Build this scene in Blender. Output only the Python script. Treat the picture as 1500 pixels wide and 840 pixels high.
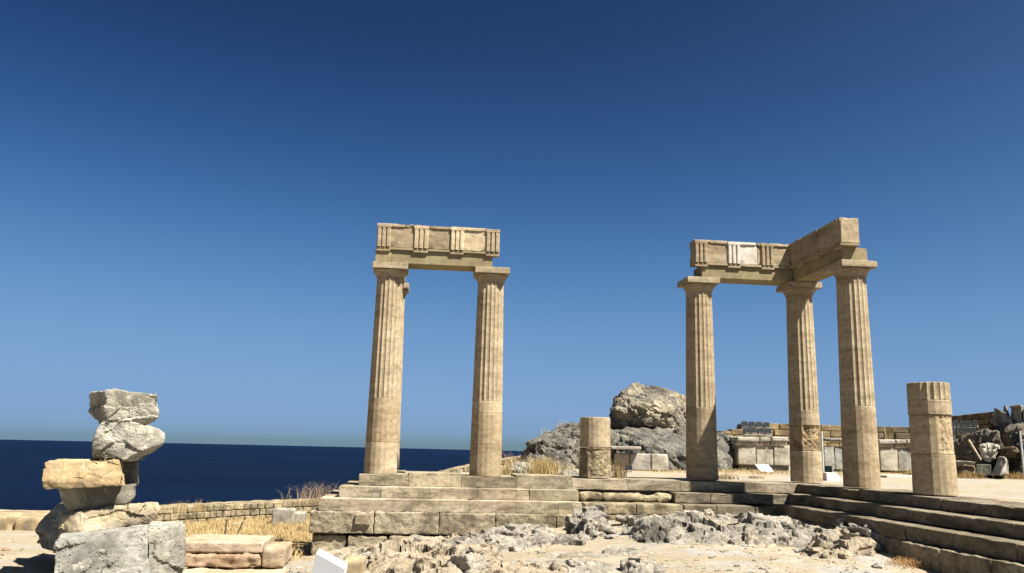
import bpy, bmesh, math, random
import numpy as np
from mathutils import Vector, Matrix

scene = bpy.context.scene
for o in list(bpy.data.objects):
    bpy.data.objects.remove(o)
COL = scene.collection

# ------------------------------------------------------------------ camera
F_PX, YAW, PITCH, ROLL, EYE = 1220.0, math.radians(6.29), math.radians(10.81), math.radians(1.37), 0.667
# metres; stylobate top is z = 0, x runs along the colonnade, y away from the viewer
cam_data = bpy.data.cameras.new('camera')
cam = bpy.data.objects.new('camera', cam_data)
COL.objects.link(cam)
cam_data.sensor_fit = 'HORIZONTAL'
cam_data.sensor_width = 36.0
cam_data.lens = F_PX / 1500.0 * 36.0
cam_data.clip_start = 0.1
cam_data.clip_end = 120000.0
cam.matrix_world = (Matrix.Translation((0, 0, EYE)) @ Matrix.Rotation(-YAW, 4, 'Z')
                    @ Matrix.Rotation(math.pi / 2 + PITCH, 4, 'X') @ Matrix.Rotation(ROLL, 4, 'Z'))
scene.camera = cam

# ------------------------------------------------------------------ sky, sun, exposure
SUN = Vector((0.49, -0.44, 1.0)).normalized()
world = bpy.data.worlds.new('World')
scene.world = world
world.use_nodes = True
wn = world.node_tree
for n in list(wn.nodes):
    wn.nodes.remove(n)
sky = wn.nodes.new('ShaderNodeTexSky')
sky.sky_type = 'NISHITA'
sky.sun_disc = False
sky.sun_elevation = math.asin(SUN.z)
sky.sun_rotation = math.atan2(SUN.x, SUN.y)
sky.altitude = 100.0
sky.air_density = 0.35
sky.dust_density = 1.3
sky.ozone_density = 2.0
sep = wn.nodes.new('ShaderNodeSeparateColor')   # deep, contrasty sky as the phone camera recorded it
cmb = wn.nodes.new('ShaderNodeCombineColor')
for k, (g, al, top) in enumerate(((3.2, 0.1748, 0.246), (3.2, 0.135, 0.41), (3.2, 0.0517, 0.698))):   # a steep tone curve with a soft shoulder
    src = sep.outputs[k]
    for op, v in (('POWER', g), ('MULTIPLY', al)):
        n = wn.nodes.new('ShaderNodeMath'); n.operation = op; n.inputs[1].default_value = v
        wn.links.new(src, n.inputs[0]); src = n.outputs[0]
    d = wn.nodes.new('ShaderNodeMath'); d.operation = 'MULTIPLY_ADD'
    d.inputs[1].default_value = 1.0 / top; d.inputs[2].default_value = 1.0
    wn.links.new(src, d.inputs[0])
    q = wn.nodes.new('ShaderNodeMath'); q.operation = 'DIVIDE'
    wn.links.new(src, q.inputs[0]); wn.links.new(d.outputs[0], q.inputs[1])
    wn.links.new(q.outputs[0], cmb.inputs[k])
tnt = wn.nodes.new('ShaderNodeMix')
tnt.data_type = 'RGBA'; tnt.blend_type = 'MULTIPLY'
tnt.inputs[0].default_value = 1.0
tnt.inputs[7].default_value = (6.37, 6.37, 6.37, 1)
bg = wn.nodes.new('ShaderNodeBackground')
bg.inputs['Strength'].default_value = 0.05
wo = wn.nodes.new('ShaderNodeOutputWorld')
wn.links.new(sky.outputs[0], sep.inputs[0])
wn.links.new(cmb.outputs[0], tnt.inputs[6])
wn.links.new(tnt.outputs[2], bg.inputs['Color'])
wn.links.new(bg.outputs[0], wo.inputs['Surface'])

sun_data = bpy.data.lights.new('sun', 'SUN')
sun_data.energy = 5.0
sun_data.angle = math.radians(0.53)
sun_data.color = (1.0, 0.945, 0.85)
sun = bpy.data.objects.new('sun', sun_data)
COL.objects.link(sun)
sun.rotation_euler = SUN.to_track_quat('Z', 'Y').to_euler()
sun.location = (10, -10, 30)

scene.view_settings.view_transform = 'Standard'
scene.view_settings.look = 'None'
scene.view_settings.gamma = 1.0
scene.view_settings.exposure = 1.65
scene.view_settings.use_curve_mapping = False

# ------------------------------------------------------------------ pixel helpers (give directions only)
def ray(px, py):
    u, v = px - 750.0, py - 420.0
    c, s = math.cos(ROLL), math.sin(ROLL)
    X, Y = u * c + v * s, -u * s + v * c
    x, y, z = X / F_PX, 1.0, -Y / F_PX
    c, s = math.cos(PITCH), math.sin(PITCH)
    y, z = y * c - z * s, y * s + z * c
    c, s = math.cos(YAW), math.sin(YAW)
    return np.array([x * c + y * s, -x * s + y * c, z])
CAM = np.array([0, 0, EYE])
def on_z(px, py, z):
    d = ray(px, py); return CAM + d * (z - EYE) / d[2]
def on_y(px, py, y):
    d = ray(px, py); return CAM + d * y / d[1]

# ------------------------------------------------------------------ numpy noise
_rng = np.random.RandomState(7)
_perm = np.concatenate([_rng.permutation(256)] * 3)
_grad = _rng.normal(size=(256, 3)); _grad /= np.linalg.norm(_grad, axis=1)[:, None]
def _h(i, j, k):
    return _perm[_perm[_perm[i & 255] + (j & 255)] + (k & 255)]
def perlin(P):
    P = np.asarray(P, float)
    I = np.floor(P).astype(int); f = P - I
    u = f * f * f * (f * (f * 6 - 15) + 10)
    out = 0
    for a in (0, 1):
        for b in (0, 1):
            for c in (0, 1):
                g = _grad[_h(I[:, 0] + a, I[:, 1] + b, I[:, 2] + c)]
                d = f - np.array([a, b, c])
                w = (u[:, 0] if a else 1 - u[:, 0]) * (u[:, 1] if b else 1 - u[:, 1]) * (u[:, 2] if c else 1 - u[:, 2])
                out = out + w * (g * d).sum(1)
    return out * 1.5
def fbm(P, octaves=4, gain=0.5, lac=2.03):
    P = np.asarray(P, float); a, s, out = 1.0, 0.0, 0
    for i in range(octaves):
        out = out + a * perlin(P + i * 17.3); s += a; a *= gain; P = P * lac
    return out / s
def ridged(P, octaves=4, gain=0.5):
    P = np.asarray(P, float); a, s, out = 1.0, 0.0, 0
    for i in range(octaves):
        out = out + a * (1 - np.abs(perlin(P + i * 9.1)) * 1.6); s += a; a *= gain; P = P * 2.1
    return out / s
def worley(P):
    P = np.asarray(P, float)
    I = np.floor(P).astype(int); n = len(P)
    f1 = np.full(n, 9.0); f2 = np.full(n, 9.0); idx = np.zeros(n, int); vec = np.zeros((n, 3))
    for a in (-1, 0, 1):
        for b in (-1, 0, 1):
            for c in (-1, 0, 1):
                J = I + np.array([a, b, c]); h = _h(J[:, 0], J[:, 1], J[:, 2])
                pt = J + 0.5 + 0.45 * _grad[h]
                d = np.linalg.norm(P - pt, axis=1)
                m = d < f1
                f2 = np.where(m, f1, np.minimum(f2, d))
                idx = np.where(m, h, idx); f1 = np.where(m, d, f1); vec = np.where(m[:, None], P - pt, vec)
    return f1, f2, idx, (vec * _grad[(idx * 7 + 3) % 256]).sum(1)
def sstep(a, b, x):
    t = np.clip((np.asarray(x, float) - a) / (b - a), 0, 1); return t * t * (3 - 2 * t)

# ------------------------------------------------------------------ materials
def nodes_of(name):
    m = bpy.data.materials.new(name); m.use_nodes = True
    nt = m.node_tree
    b = nt.nodes['Principled BSDF']
    return m, nt, b
def add(nt, kind, **kw):
    n = nt.nodes.new(kind)
    for k, v in kw.items():
        if k in n.inputs.keys() if hasattr(n.inputs, 'keys') else False:
            n.inputs[k].default_value = v
        else:
            setattr(n, k, v)
    return n
def ramp(nt, src, stops):
    r = nt.nodes.new('ShaderNodeValToRGB')
    el = r.color_ramp.elements
    while len(el) < len(stops):
        el.new(0.5)
    for e, (p, c) in zip(el, stops):
        e.position = p
        e.color = tuple(c) + (1,) if len(c) == 3 else c
    nt.links.new(src, r.inputs[0])
    return r.outputs[0]
def g3(v):
    return (v, v, v)
def coords(nt, scale=(1, 1, 1), rot=(0, 0, 0)):
    g = nt.nodes.new('ShaderNodeNewGeometry')
    mp = nt.nodes.new('ShaderNodeMapping')
    mp.inputs['Scale'].default_value = scale
    mp.inputs['Rotation'].default_value = rot
    nt.links.new(g.outputs['Position'], mp.inputs['Vector'])
    return mp.outputs[0]
def noise(nt, vec, scale, detail=6, rough=0.6, dist=0.0):
    n = nt.nodes.new('ShaderNodeTexNoise')
    n.inputs['Scale'].default_value = scale
    n.inputs['Detail'].default_value = detail
    n.inputs['Roughness'].default_value = rough
    n.inputs['Distortion'].default_value = dist
    nt.links.new(vec, n.inputs['Vector'])
    return n.outputs['Fac']
def mix(nt, fac, a, b, mode='MIX'):
    m = nt.nodes.new('ShaderNodeMix'); m.data_type = 'RGBA'; m.blend_type = mode
    for inp, v in ((m.inputs[0], fac), (m.inputs[6], a), (m.inputs[7], b)):
        if isinstance(v, (int, float)):
            inp.default_value = v
        elif isinstance(v, tuple):
            inp.default_value = v + (1,) if len(v) == 3 else v
        else:
            nt.links.new(v, inp)
    return m.outputs[2]
def math_n(nt, op, a, b):
    m = nt.nodes.new('ShaderNodeMath'); m.operation = op
    for inp, v in ((m.inputs[0], a), (m.inputs[1], b)):
        if isinstance(v, (int, float)):
            inp.default_value = v
        else:
            nt.links.new(v, inp)
    return m.outputs[0]
def bump(nt, bsdf, height, strength, dist):
    b = nt.nodes.new('ShaderNodeBump')
    b.inputs['Strength'].default_value = strength
    b.inputs['Distance'].default_value = dist
    nt.links.new(height, b.inputs['Height'])
    nt.links.new(b.outputs[0], bsdf.inputs['Normal'])

def stone_mat(name, light, mid, dark, big=0.8, fine=6.0, streak=None, stain=0.35, stain_col=(0.10, 0.085, 0.07),
              pit=0.4, bump_s=0.6, bump_d=0.02, rough=0.9, rot=(0, 0, 0), fvar=0.8, lichen=0.0, lo=0.36, hi=0.62):
    m, nt, b = nodes_of(name)
    P = coords(nt)
    PS = coords(nt, streak or (1, 1, 1), rot)
    n1 = noise(nt, PS, big, 8, 0.62, 0.4)
    base = ramp(nt, n1, [(lo, dark), (0.49, mid), (hi, light)])
    n2 = noise(nt, P, fine, 6, 0.7)
    var = ramp(nt, n2, [(0.28, g3(0.58)), (0.5, g3(1.0)), (0.72, g3(1.3))])
    c = mix(nt, fvar, base, var, 'MULTIPLY')
    n3 = noise(nt, PS, 1.7, 9, 0.72, 0.8)
    sf = ramp(nt, n3, [(0.50, g3(0.0)), (0.60, g3(1.0))])
    c = mix(nt, math_n(nt, 'MULTIPLY', sf, stain), c, stain_col)
    if lichen:
        lf = ramp(nt, noise(nt, P, 2.6, 10, 0.78, 0.6), [(0.53, g3(0.0)), (0.60, g3(1.0))])
        c = mix(nt, math_n(nt, 'MULTIPLY', lf, lichen), c, (0.10, 0.095, 0.085))
        lf = ramp(nt, noise(nt, P, 5.2, 8, 0.7, 0.3), [(0.58, g3(0.0)), (0.66, g3(1.0))])
        c = mix(nt, math_n(nt, 'MULTIPLY', lf, lichen * 0.8), c, (0.62, 0.57, 0.48))
    vo = nt.nodes.new('ShaderNodeTexVoronoi'); vo.inputs['Scale'].default_value = 26.0
    nt.links.new(P, vo.inputs['Vector'])
    pits = ramp(nt, vo.outputs['Distance'], [(0.0, g3(0.0)), (0.32, g3(1.0))])
    pm = ramp(nt, noise(nt, P, 3.0, 3), [(0.45, g3(0.0)), (0.6, g3(1.0))])
    oi = nt.nodes.new('ShaderNodeObjectInfo')
    c = mix(nt, 1.0, c, oi.outputs['Color'], 'MULTIPLY')
    nt.links.new(c, b.inputs['Base Color'])
    b.inputs['Roughness'].default_value = rough
    b.inputs['Specular IOR Level'].default_value = 0.2
    nb = noise(nt, P, 9.0, 10, 0.72)
    nc = noise(nt, PS, 4.0, 6, 0.6)
    hgt = math_n(nt, 'ADD', math_n(nt, 'MULTIPLY', nb, 0.8), math_n(nt, 'MULTIPLY', nc, 0.6))
    inv = math_n(nt, 'SUBTRACT', 1.0, math_n(nt, 'MULTIPLY', pm, math_n(nt, 'SUBTRACT', 1.0, pits)))
    hgt = math_n(nt, 'ADD', hgt, math_n(nt, 'MULTIPLY', inv, pit))
    bump(nt, b, hgt, bump_s, bump_d)
    return m

M = {}
M['ashlar'] = stone_mat('dressed_limestone', (0.333, 0.280, 0.194), (0.272, 0.219, 0.144), (0.171, 0.131, 0.081),
                        big=0.9, fine=11.0, fvar=1.0, streak=(1.0, 1.0, 5.0), lo=0.28, hi=0.70, stain=0.25, stain_col=(0.133, 0.102, 0.064), pit=0.15, bump_s=0.5, bump_d=0.012)
M['step'] = stone_mat('step_limestone', (0.309, 0.259, 0.183), (0.237, 0.193, 0.128), (0.133, 0.106, 0.068), big=1.1, fine=13.0, fvar=1.0, streak=(1.0, 1.0, 3.0), stain=0.75,
                      stain_col=(0.093, 0.077, 0.052), pit=0.3, bump_s=0.7, bump_d=0.02)
M['beam'] = stone_mat('smooth_limestone', (0.206, 0.168, 0.095), (0.187, 0.152, 0.084), (0.153, 0.123, 0.069), big=1.2, stain=0.12,
                      stain_col=(0.129, 0.102, 0.060), pit=0.15, bump_s=0.35, bump_d=0.008)
M['plaster'] = stone_mat('white_plaster', (0.440, 0.400, 0.336), (0.400, 0.360, 0.296), (0.336, 0.296, 0.232), stain=0.1, pit=0.6, bump_s=0.6, bump_d=0.012)
M['coarse'] = stone_mat('coarse_poros', (0.296, 0.252, 0.168), (0.211, 0.173, 0.113), (0.099, 0.079, 0.049), big=2.2, fine=9, stain=0.5,
                        stain_col=(0.084, 0.067, 0.045), pit=1.0, bump_s=1.0, bump_d=0.06)
M['grey'] = stone_mat('grey_limestone', (0.304, 0.292, 0.248), (0.213, 0.204, 0.172), (0.106, 0.100, 0.080), big=1.3, fine=7, stain=0.3, lichen=0.55,
                      stain_col=(0.099, 0.092, 0.080), pit=0.7, bump_s=1.0, bump_d=0.04)
M['orange'] = stone_mat('ochre_limestone', (0.334, 0.252, 0.140), (0.274, 0.196, 0.100), (0.160, 0.120, 0.072), big=2.0, stain=0.35, lichen=0.25,
                        stain_col=(0.152, 0.112, 0.064), pit=0.4, bump_s=0.6, bump_d=0.02)
M['slab'] = stone_mat('pinkish_limestone', (0.327, 0.260, 0.184), (0.266, 0.196, 0.128), (0.167, 0.112, 0.068), big=1.5, stain=0.25,
                      stain_col=(0.167, 0.096, 0.056), pit=0.6, bump_s=0.9, bump_d=0.02)
M['marble'] = stone_mat('weathered_marble', (0.342, 0.320, 0.264), (0.274, 0.252, 0.204), (0.167, 0.152, 0.120), big=2.2, stain=0.3,
                        stain_col=(0.167, 0.152, 0.128), pit=0.3, bump_s=0.5, bump_d=0.02)
M['boulder'] = stone_mat('crag_limestone', (0.289, 0.260, 0.192), (0.167, 0.156, 0.128), (0.061, 0.058, 0.050), big=0.7, fine=3.5, stain=0.45, lichen=0.5,
                         stain_col=(0.065, 0.064, 0.060), pit=0.6, bump_s=1.0, bump_d=0.08)
M['rampart'] = stone_mat('rampart_masonry', (0.213, 0.164, 0.098), (0.152, 0.117, 0.070), (0.076, 0.058, 0.037), big=1.3, stain=0.35,
                         stain_col=(0.061, 0.048, 0.036), pit=0.7, bump_s=1.0, bump_d=0.04)

def outcrop_mat():
    m, nt, b = nodes_of('outcrop_limestone')
    P = coords(nt)
    a = nt.nodes.new('ShaderNodeAttribute'); a.attribute_name = 'soil'
    n1 = noise(nt, P, 1.6, 9, 0.68, 0.6)
    grey = ramp(nt, n1, [(0.33, (0.085, 0.076, 0.062)), (0.46, (0.225, 0.202, 0.165)), (0.60, (0.37, 0.335, 0.275))])
    tan = ramp(nt, noise(nt, P, 4.0, 8, 0.7), [(0.30, (0.22, 0.175, 0.118)), (0.50, (0.36, 0.295, 0.205)), (0.68, (0.43, 0.37, 0.28))])
    n2 = noise(nt, P, 1.1, 6, 0.6, 0.5)
    f = math_n(nt, 'ADD', math_n(nt, 'MULTIPLY', a.outputs['Fac'], 1.0), math_n(nt, 'MULTIPLY', math_n(nt, 'SUBTRACT', n2, 0.5), 1.6))
    f = ramp(nt, f, [(0.36, g3(0.0)), (0.58, g3(1.0))])
    c = mix(nt, f, grey, tan)
    n4 = noise(nt, P, 3.3, 9, 0.75, 1.0)
    c = mix(nt, ramp(nt, n4, [(0.60, g3(0.0)), (0.70, g3(0.55))]), c, (0.085, 0.08, 0.072))
    c = mix(nt, 0.8, c, ramp(nt, noise(nt, P, 14, 5, 0.7), [(0.3, g3(0.7)), (0.7, g3(1.2))]), 'MULTIPLY')
    nt.links.new(c, b.inputs['Base Color'])
    b.inputs['Roughness'].default_value = 0.92
    b.inputs['Specular IOR Level'].default_value = 0.2
    h = math_n(nt, 'ADD', noise(nt, P, 6, 12, 0.78), noise(nt, P, 22, 8, 0.75))
    bump(nt, b, h, 1.0, 0.05)
    return m
M['outcrop'] = outcrop_mat()

def ground_mat():
    m, nt, b = nodes_of('dusty_ground')
    P = coords(nt)
    sand = ramp(nt, noise(nt, P, 0.9, 9, 0.65, 0.4), [(0.30, (0.221, 0.177, 0.118)), (0.50, (0.269, 0.224, 0.153)), (0.70, (0.309, 0.270, 0.200))])
    rockc = ramp(nt, noise(nt, P, 3.0, 8, 0.7), [(0.3, (0.205, 0.194, 0.171)), (0.7, (0.319, 0.304, 0.277))])
    f = ramp(nt, noise(nt, coords(nt, (0.55, 1.1, 1)), 1.3, 9, 0.70, 0.9), [(0.50, g3(0.0)), (0.57, g3(0.9))])
    c = mix(nt, f, sand, rockc)
    peb = ramp(nt, noise(nt, P, 40, 4, 0.8), [(0.3, g3(0.75)), (0.7, g3(1.15))])
    c = mix(nt, 0.7, c, peb, 'MULTIPLY')
    straw = ramp(nt, noise(nt, P, 2.5, 8, 0.75), [(0.3, (0.152, 0.106, 0.049)), (0.6, (0.319, 0.228, 0.106)), (0.75, (0.380, 0.289, 0.160))])
    a = nt.nodes.new('ShaderNodeAttribute'); a.attribute_name = 'straw'
    c = mix(nt, a.outputs['Fac'], c, straw)
    nt.links.new(c, b.inputs['Base Color'])
    b.inputs['Roughness'].default_value = 0.95
    b.inputs['Specular IOR Level'].default_value = 0.15
    h = math_n(nt, 'ADD', noise(nt, P, 3, 10, 0.7), math_n(nt, 'MULTIPLY', noise(nt, P, 30, 4, 0.7), 0.35))
    bump(nt, b, h, 1.0, 0.06)
    return m
M['ground'] = ground_mat()

def sea_mat():
    m, nt, b = nodes_of('deep_sea_water')
    P = coords(nt)
    c = ramp(nt, noise(nt, coords(nt, (0.0004, 0.0016, 1)), 1.0, 9, 0.72, 0.8), [(0.36, (0.0002, 0.0018, 0.0095)), (0.5, (0.0005, 0.0033, 0.0155)), (0.64, (0.0009, 0.0055, 0.023))])
    nt.links.new(c, b.inputs['Base Color'])
    b.inputs['Roughness'].default_value = 0.35
    b.inputs['IOR'].default_value = 1.33
    b.inputs['Specular IOR Level'].default_value = 0.010
    h = math_n(nt, 'ADD', noise(nt, P, 0.06, 6, 0.6), noise(nt, P, 0.4, 4, 0.6))
    bump(nt, b, h, 1.0, 6.0)
    return m
M['sea'] = sea_mat()

def plain(name, col, rough=0.5, metal=0.0, var=0.12, scale=8.0):
    m, nt, b = nodes_of(name)
    P = coords(nt)
    k = ramp(nt, noise(nt, P, scale, 5, 0.6), [(0.3, g3(1 - var)), (0.7, g3(1 + var))])
    nt.links.new(mix(nt, 1.0, col, k, 'MULTIPLY'), b.inputs['Base Color'])
    b.inputs['Roughness'].default_value = rough
    b.inputs['Metallic'].default_value = metal
    return m
M['white'] = plain('white_painted_metal', (0.50, 0.50, 0.50), 0.4, 0, 0.05)
M['print'] = plain('faded_print', (0.24, 0.22, 0.20), 0.6)
M['lamp'] = plain('black_lamp_housing', (0.035, 0.037, 0.036), 0.45)
M['glass'] = plain('dark_lamp_glass', (0.006, 0.009, 0.009), 0.35)
M['frame'] = plain('galvanised_bracket', (0.42, 0.43, 0.40), 0.5, 0.3)
M['steel'] = plain('grey_steel_pole', (0.45, 0.46, 0.44), 0.5, 0.3)
M['concrete'] = plain('pale_concrete', (0.52, 0.45, 0.36), 0.9, 0, 0.2, 12)
M['rust'] = plain('dark_rusty_iron', (0.05, 0.035, 0.028), 0.8, 0, 0.4)
M['wood'] = plain('weathered_timber', (0.30, 0.24, 0.16), 0.85, 0, 0.25)
M['rope'] = plain('grey_rope', (0.38, 0.35, 0.30), 0.9)

def grass_mat(name, a, bcol):
    m, nt, b = nodes_of(name)
    P = coords(nt)
    c = ramp(nt, noise(nt, coords(nt, (1, 1, 0.15)), 55, 3, 0.7), [(0.32, a), (0.5, tuple((p + q) / 2 for p, q in zip(a, bcol))), (0.66, bcol)])
    oi = nt.nodes.new('ShaderNodeObjectInfo')
    c = mix(nt, 1.0, c, oi.outputs['Color'], 'MULTIPLY')
    nt.links.new(c, b.inputs['Base Color'])
    b.inputs['Roughness'].default_value = 0.8
    b.inputs['Specular IOR Level'].default_value = 0.2
    b.inputs['Transmission Weight'].default_value = 0.0
    return m
M['grass'] = grass_mat('dry_straw', (0.21, 0.145, 0.06), (0.40, 0.31, 0.155))
M['weed'] = grass_mat('dry_brown_weed', (0.16, 0.11, 0.06), (0.34, 0.26, 0.15))

# ------------------------------------------------------------------ object helpers
ORG = {}
def tri_mesh(name, V, Fc, smooth=False, sharp=38):
    me = bpy.data.meshes.new(name)
    me.from_pydata([tuple(v) for v in V] if not isinstance(V, np.ndarray) else V.tolist(), [], Fc if isinstance(Fc, list) else Fc.tolist())
    me.update()
    if smooth:
        me.polygons.foreach_set('use_smooth', np.ones(len(me.polygons), bool))
        me.set_sharp_from_angle(angle=math.radians(sharp))
    return me
def tag(o, label=None, cat=None, group=None, kind=None):
    if label: o['label'] = label
    if cat: o['category'] = cat
    if group: o['group'] = group
    if kind: o['kind'] = kind
    return o
def thing(name, label, cat, loc, group=None):
    o = bpy.data.objects.new(name, None)
    o.empty_display_size = 0.2
    COL.objects.link(o)
    o.location = loc
    ORG[o.name] = np.array(loc, float)
    return tag(o, label, cat, group)
def obj(name, VF, mat, parent=None, smooth=False, tint=(1, 1, 1), origin=None, sharp=38):
    """V in world metres; linked as one mesh object, a child of parent when given."""
    V, Fc = VF
    V = np.asarray(V, float)
    if parent is not None:
        org = ORG[parent.name]
    else:
        lo, hi = V.min(0), V.max(0)
        org = np.array([(lo[0] + hi[0]) / 2, (lo[1] + hi[1]) / 2, lo[2]]) if origin is None else np.array(origin, float)
    me = tri_mesh(name, V - org, Fc, smooth, sharp)
    me.materials.append(M[mat])
    o = bpy.data.objects.new(name, me)
    COL.objects.link(o)
    if parent is not None:
        o.parent = parent
    else:
        o.location = org
    ORG[o.name] = org
    o.color = tuple(tint) + (1,)
    return o
def structure(o):
    o['kind'] = 'structure'; return o
def join(*parts):
    V, Fc, n = [], [], 0
    for v, f in parts:
        V.append(np.asarray(v, float)); Fc += [[i + n for i in q] for q in f]; n += len(v)
    return np.concatenate(V), Fc

def axis_div(h, r, cell):
    n = max(1, int(round((2 * h - 2 * r) / cell)))
    inner = np.linspace(-h + r, h - r, n + 1)
    k = min(r * 0.6, (h - r) * 0.3)
    mid = inner[1:-1]
    return np.concatenate([[-h, -h + r * 0.35, -h + r, -h + r + k], mid, [h - r - k, h - r, h - r * 0.35, h]])
def block(x0, x1, y0, y1, z0, z1, r=0.02, cell=0.12, amp=0.006, freq=3.0, wear=0.5, seed=0.0, chip=0.0):
    """A stone block: rounded worn arrises, uneven faces. Returns (verts, quads)."""
    h = np.array([x1 - x0, y1 - y0, z1 - z0]) / 2.0
    c = np.array([x1 + x0, y1 + y0, z1 + z0]) / 2.0
    r = min(r, h.min() * 0.8)
    ax = [axis_div(h[i], r, cell) for i in range(3)]
    vid, V, Q = {}, [], []
    def vert(i, j, k):
        key = (i, j, k)
        if key not in vid:
            vid[key] = len(V); V.append((ax[0][i], ax[1][j], ax[2][k]))
        return vid[key]
    n = [len(a) - 1 for a in ax]
    for k in (0, n[2]):
        for i in range(n[0]):
            for j in range(n[1]):
                q = [vert(i, j, k), vert(i + 1, j, k), vert(i + 1, j + 1, k), vert(i, j + 1, k)]
                Q.append(q if k else q[::-1])
    for j in (0, n[1]):
        for i in range(n[0]):
            for k in range(n[2]):
                q = [vert(i, j, k), vert(i + 1, j, k), vert(i + 1, j, k + 1), vert(i, j, k + 1)]
                Q.append(q[::-1] if j else q)
    for i in (0, n[0]):
        for j in range(n[1]):
            for k in range(n[2]):
                q = [vert(i, j, k), vert(i, j + 1, k), vert(i, j + 1, k + 1), vert(i, j, k + 1)]
                Q.append(q if i else q[::-1])
    V = np.array(V)
    W = V + c + seed * 3.7
    rr = r * (1 + wear * fbm(W * 2.5, 3))
    inner = np.clip(V, -(h - rr[:, None]), h - rr[:, None])
    d = V - inner
    L = np.linalg.norm(d, axis=1)
    L[L < 1e-9] = 1
    nrm = d / L[:, None]
    V = inner + nrm * rr[:, None]
    V = V + nrm * (amp * fbm(W * freq, 4))[:, None]
    if chip:
        e = np.sort(h - np.abs(V), axis=1)[:, 1]
        near = sstep(0.16, 0.0, e)
        V = V - nrm * (chip * 1.2 * near * np.clip(fbm(W * 3.2 + 5, 4) - 0.12, 0, 1) * 2)[:, None]
    return V + c, Q

def orient(VF, u0, axis):
    """local (along, outward, up) -> world for faces looking to -y ('row') or -x ('wing')."""
    V, Fc = VF
    V = np.asarray(V, float)
    if axis == 'row':
        return np.c_[V[:, 0], u0 - V[:, 1], V[:, 2]], [q[::-1] for q in Fc]
    return np.c_[u0 - V[:, 1], -V[:, 0], V[:, 2]], [q[::-1] for q in Fc]

def refine(V, Fc, edge, maxit=9):
    bm = bmesh.new()
    vs = [bm.verts.new(tuple(v)) for v in V]
    if Fc is None:
        res = bmesh.ops.convex_hull(bm, input=vs)
        junk = list({g for g in res['geom_interior'] + res['geom_unused'] if isinstance(g, bmesh.types.BMVert)})
        if junk:
            bmesh.ops.delete(bm, geom=junk, context='VERTS')
    else:
        for q in Fc:
            bm.faces.new([vs[i] for i in q])
    bmesh.ops.triangulate(bm, faces=bm.faces[:])
    for _ in range(maxit):
        es = [e for e in bm.edges if e.calc_length() > edge]
        if not es:
            break
        bmesh.ops.subdivide_edges(bm, edges=es, cuts=1, use_grid_fill=False)
        bmesh.ops.triangulate(bm, faces=[f for f in bm.faces if len(f.verts) > 3])
    bmesh.ops.recalc_face_normals(bm, faces=bm.faces[:])
    return bm
def rock(pts, edge=0.05, smooth_n=4, amp=0.03, freq=2.0, crag=0.0, crag_freq=1.5, seed=0.0, strat=0.0, strat_dir=(0.25, 0.1, 1.0), strat_f=6.0, crack=1.0):
    """Irregular stone: convex hull of pts, refined, worn and roughened. Returns (verts, tris)."""
    bm = refine(pts, None, edge)
    for _ in range(smooth_n):
        bmesh.ops.smooth_vert(bm, verts=bm.verts[:], factor=0.5, use_axis_x=True, use_axis_y=True, use_axis_z=True)
    bm.normal_update()
    V = np.array([v.co[:] for v in bm.verts]); N = np.array([v.normal[:] for v in bm.verts])
    Fc = [[v.index for v in f.verts] for f in bm.faces] if bm.verts.index_update() is None else []
    bm.free()
    W = V + seed * 5.3
    d = amp * fbm(W * freq, 5, 0.55)
    if crag:
        f1, f2, idx, tl = worley(W * crag_freq * np.array([1, 1, 1.35]) + 0.25 * fbm(W * 1.3, 3)[:, None])
        d = d + crag * (0.9 * ((idx % 17) / 17.0 - 0.5) + 1.5 * tl) - crack * crag * 0.9 * np.exp(-((f2 - f1) / 0.06) ** 2)
        f1, f2, idx, tl = worley(W * crag_freq * 2.9 + 7)
        d = d + crag * 0.42 * (0.9 * ((idx % 13) / 13.0 - 0.5) + 1.6 * tl) - crack * crag * 0.3 * np.exp(-((f2 - f1) / 0.08) ** 2)
        d = d + crag * 0.35 * (ridged(W * crag_freq * 5, 3) - 0.6)
    if strat:
        s = (W @ np.array(strat_dir)) * strat_f + 1.5 * fbm(W * 1.0, 3)
        d = d + strat * np.abs(np.sin(s)) - strat * 0.5
    return V + N * d[:, None], Fc
def px_pts(L):
    return np.array([on_y(a, b, y) for a, b, y in L])

def tube(p0, p1, r, n=8, r1=None):
    p0, p1 = np.array(p0, float), np.array(p1, float)
    d = p1 - p0; d /= np.linalg.norm(d)
    a = np.cross(d, [0, 0, 1.0]) if abs(d[2]) < 0.9 else np.cross(d, [1.0, 0, 0])
    a /= np.linalg.norm(a); b = np.cross(d, a)
    r1 = r if r1 is None else r1
    V = [p + (a * math.cos(t) + b * math.sin(t)) * q for p, q in ((p0, r), (p1, r1)) for t in [2 * math.pi * i / n for i in range(n)]]
    Q = [[i, (i + 1) % n, n + (i + 1) % n, n + i] for i in range(n)] + [list(range(n))[::-1], list(range(n, 2 * n))]
    return np.array(V), Q
def hexa(P):
    """eight corners: bottom 0-3 ccw, top 4-7 ccw."""
    return np.array(P, float), [[3, 2, 1, 0], [4, 5, 6, 7], [0, 1, 5, 4], [1, 2, 6, 5], [2, 3, 7, 6], [3, 0, 4, 7]]
def boxv(x0, x1, y0, y1, z0, z1):
    return hexa([(x0, y0, z0), (x1, y0, z0), (x1, y1, z0), (x0, y1, z0), (x0, y0, z1), (x1, y0, z1), (x1, y1, z1), (x0, y1, z1)])

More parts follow.
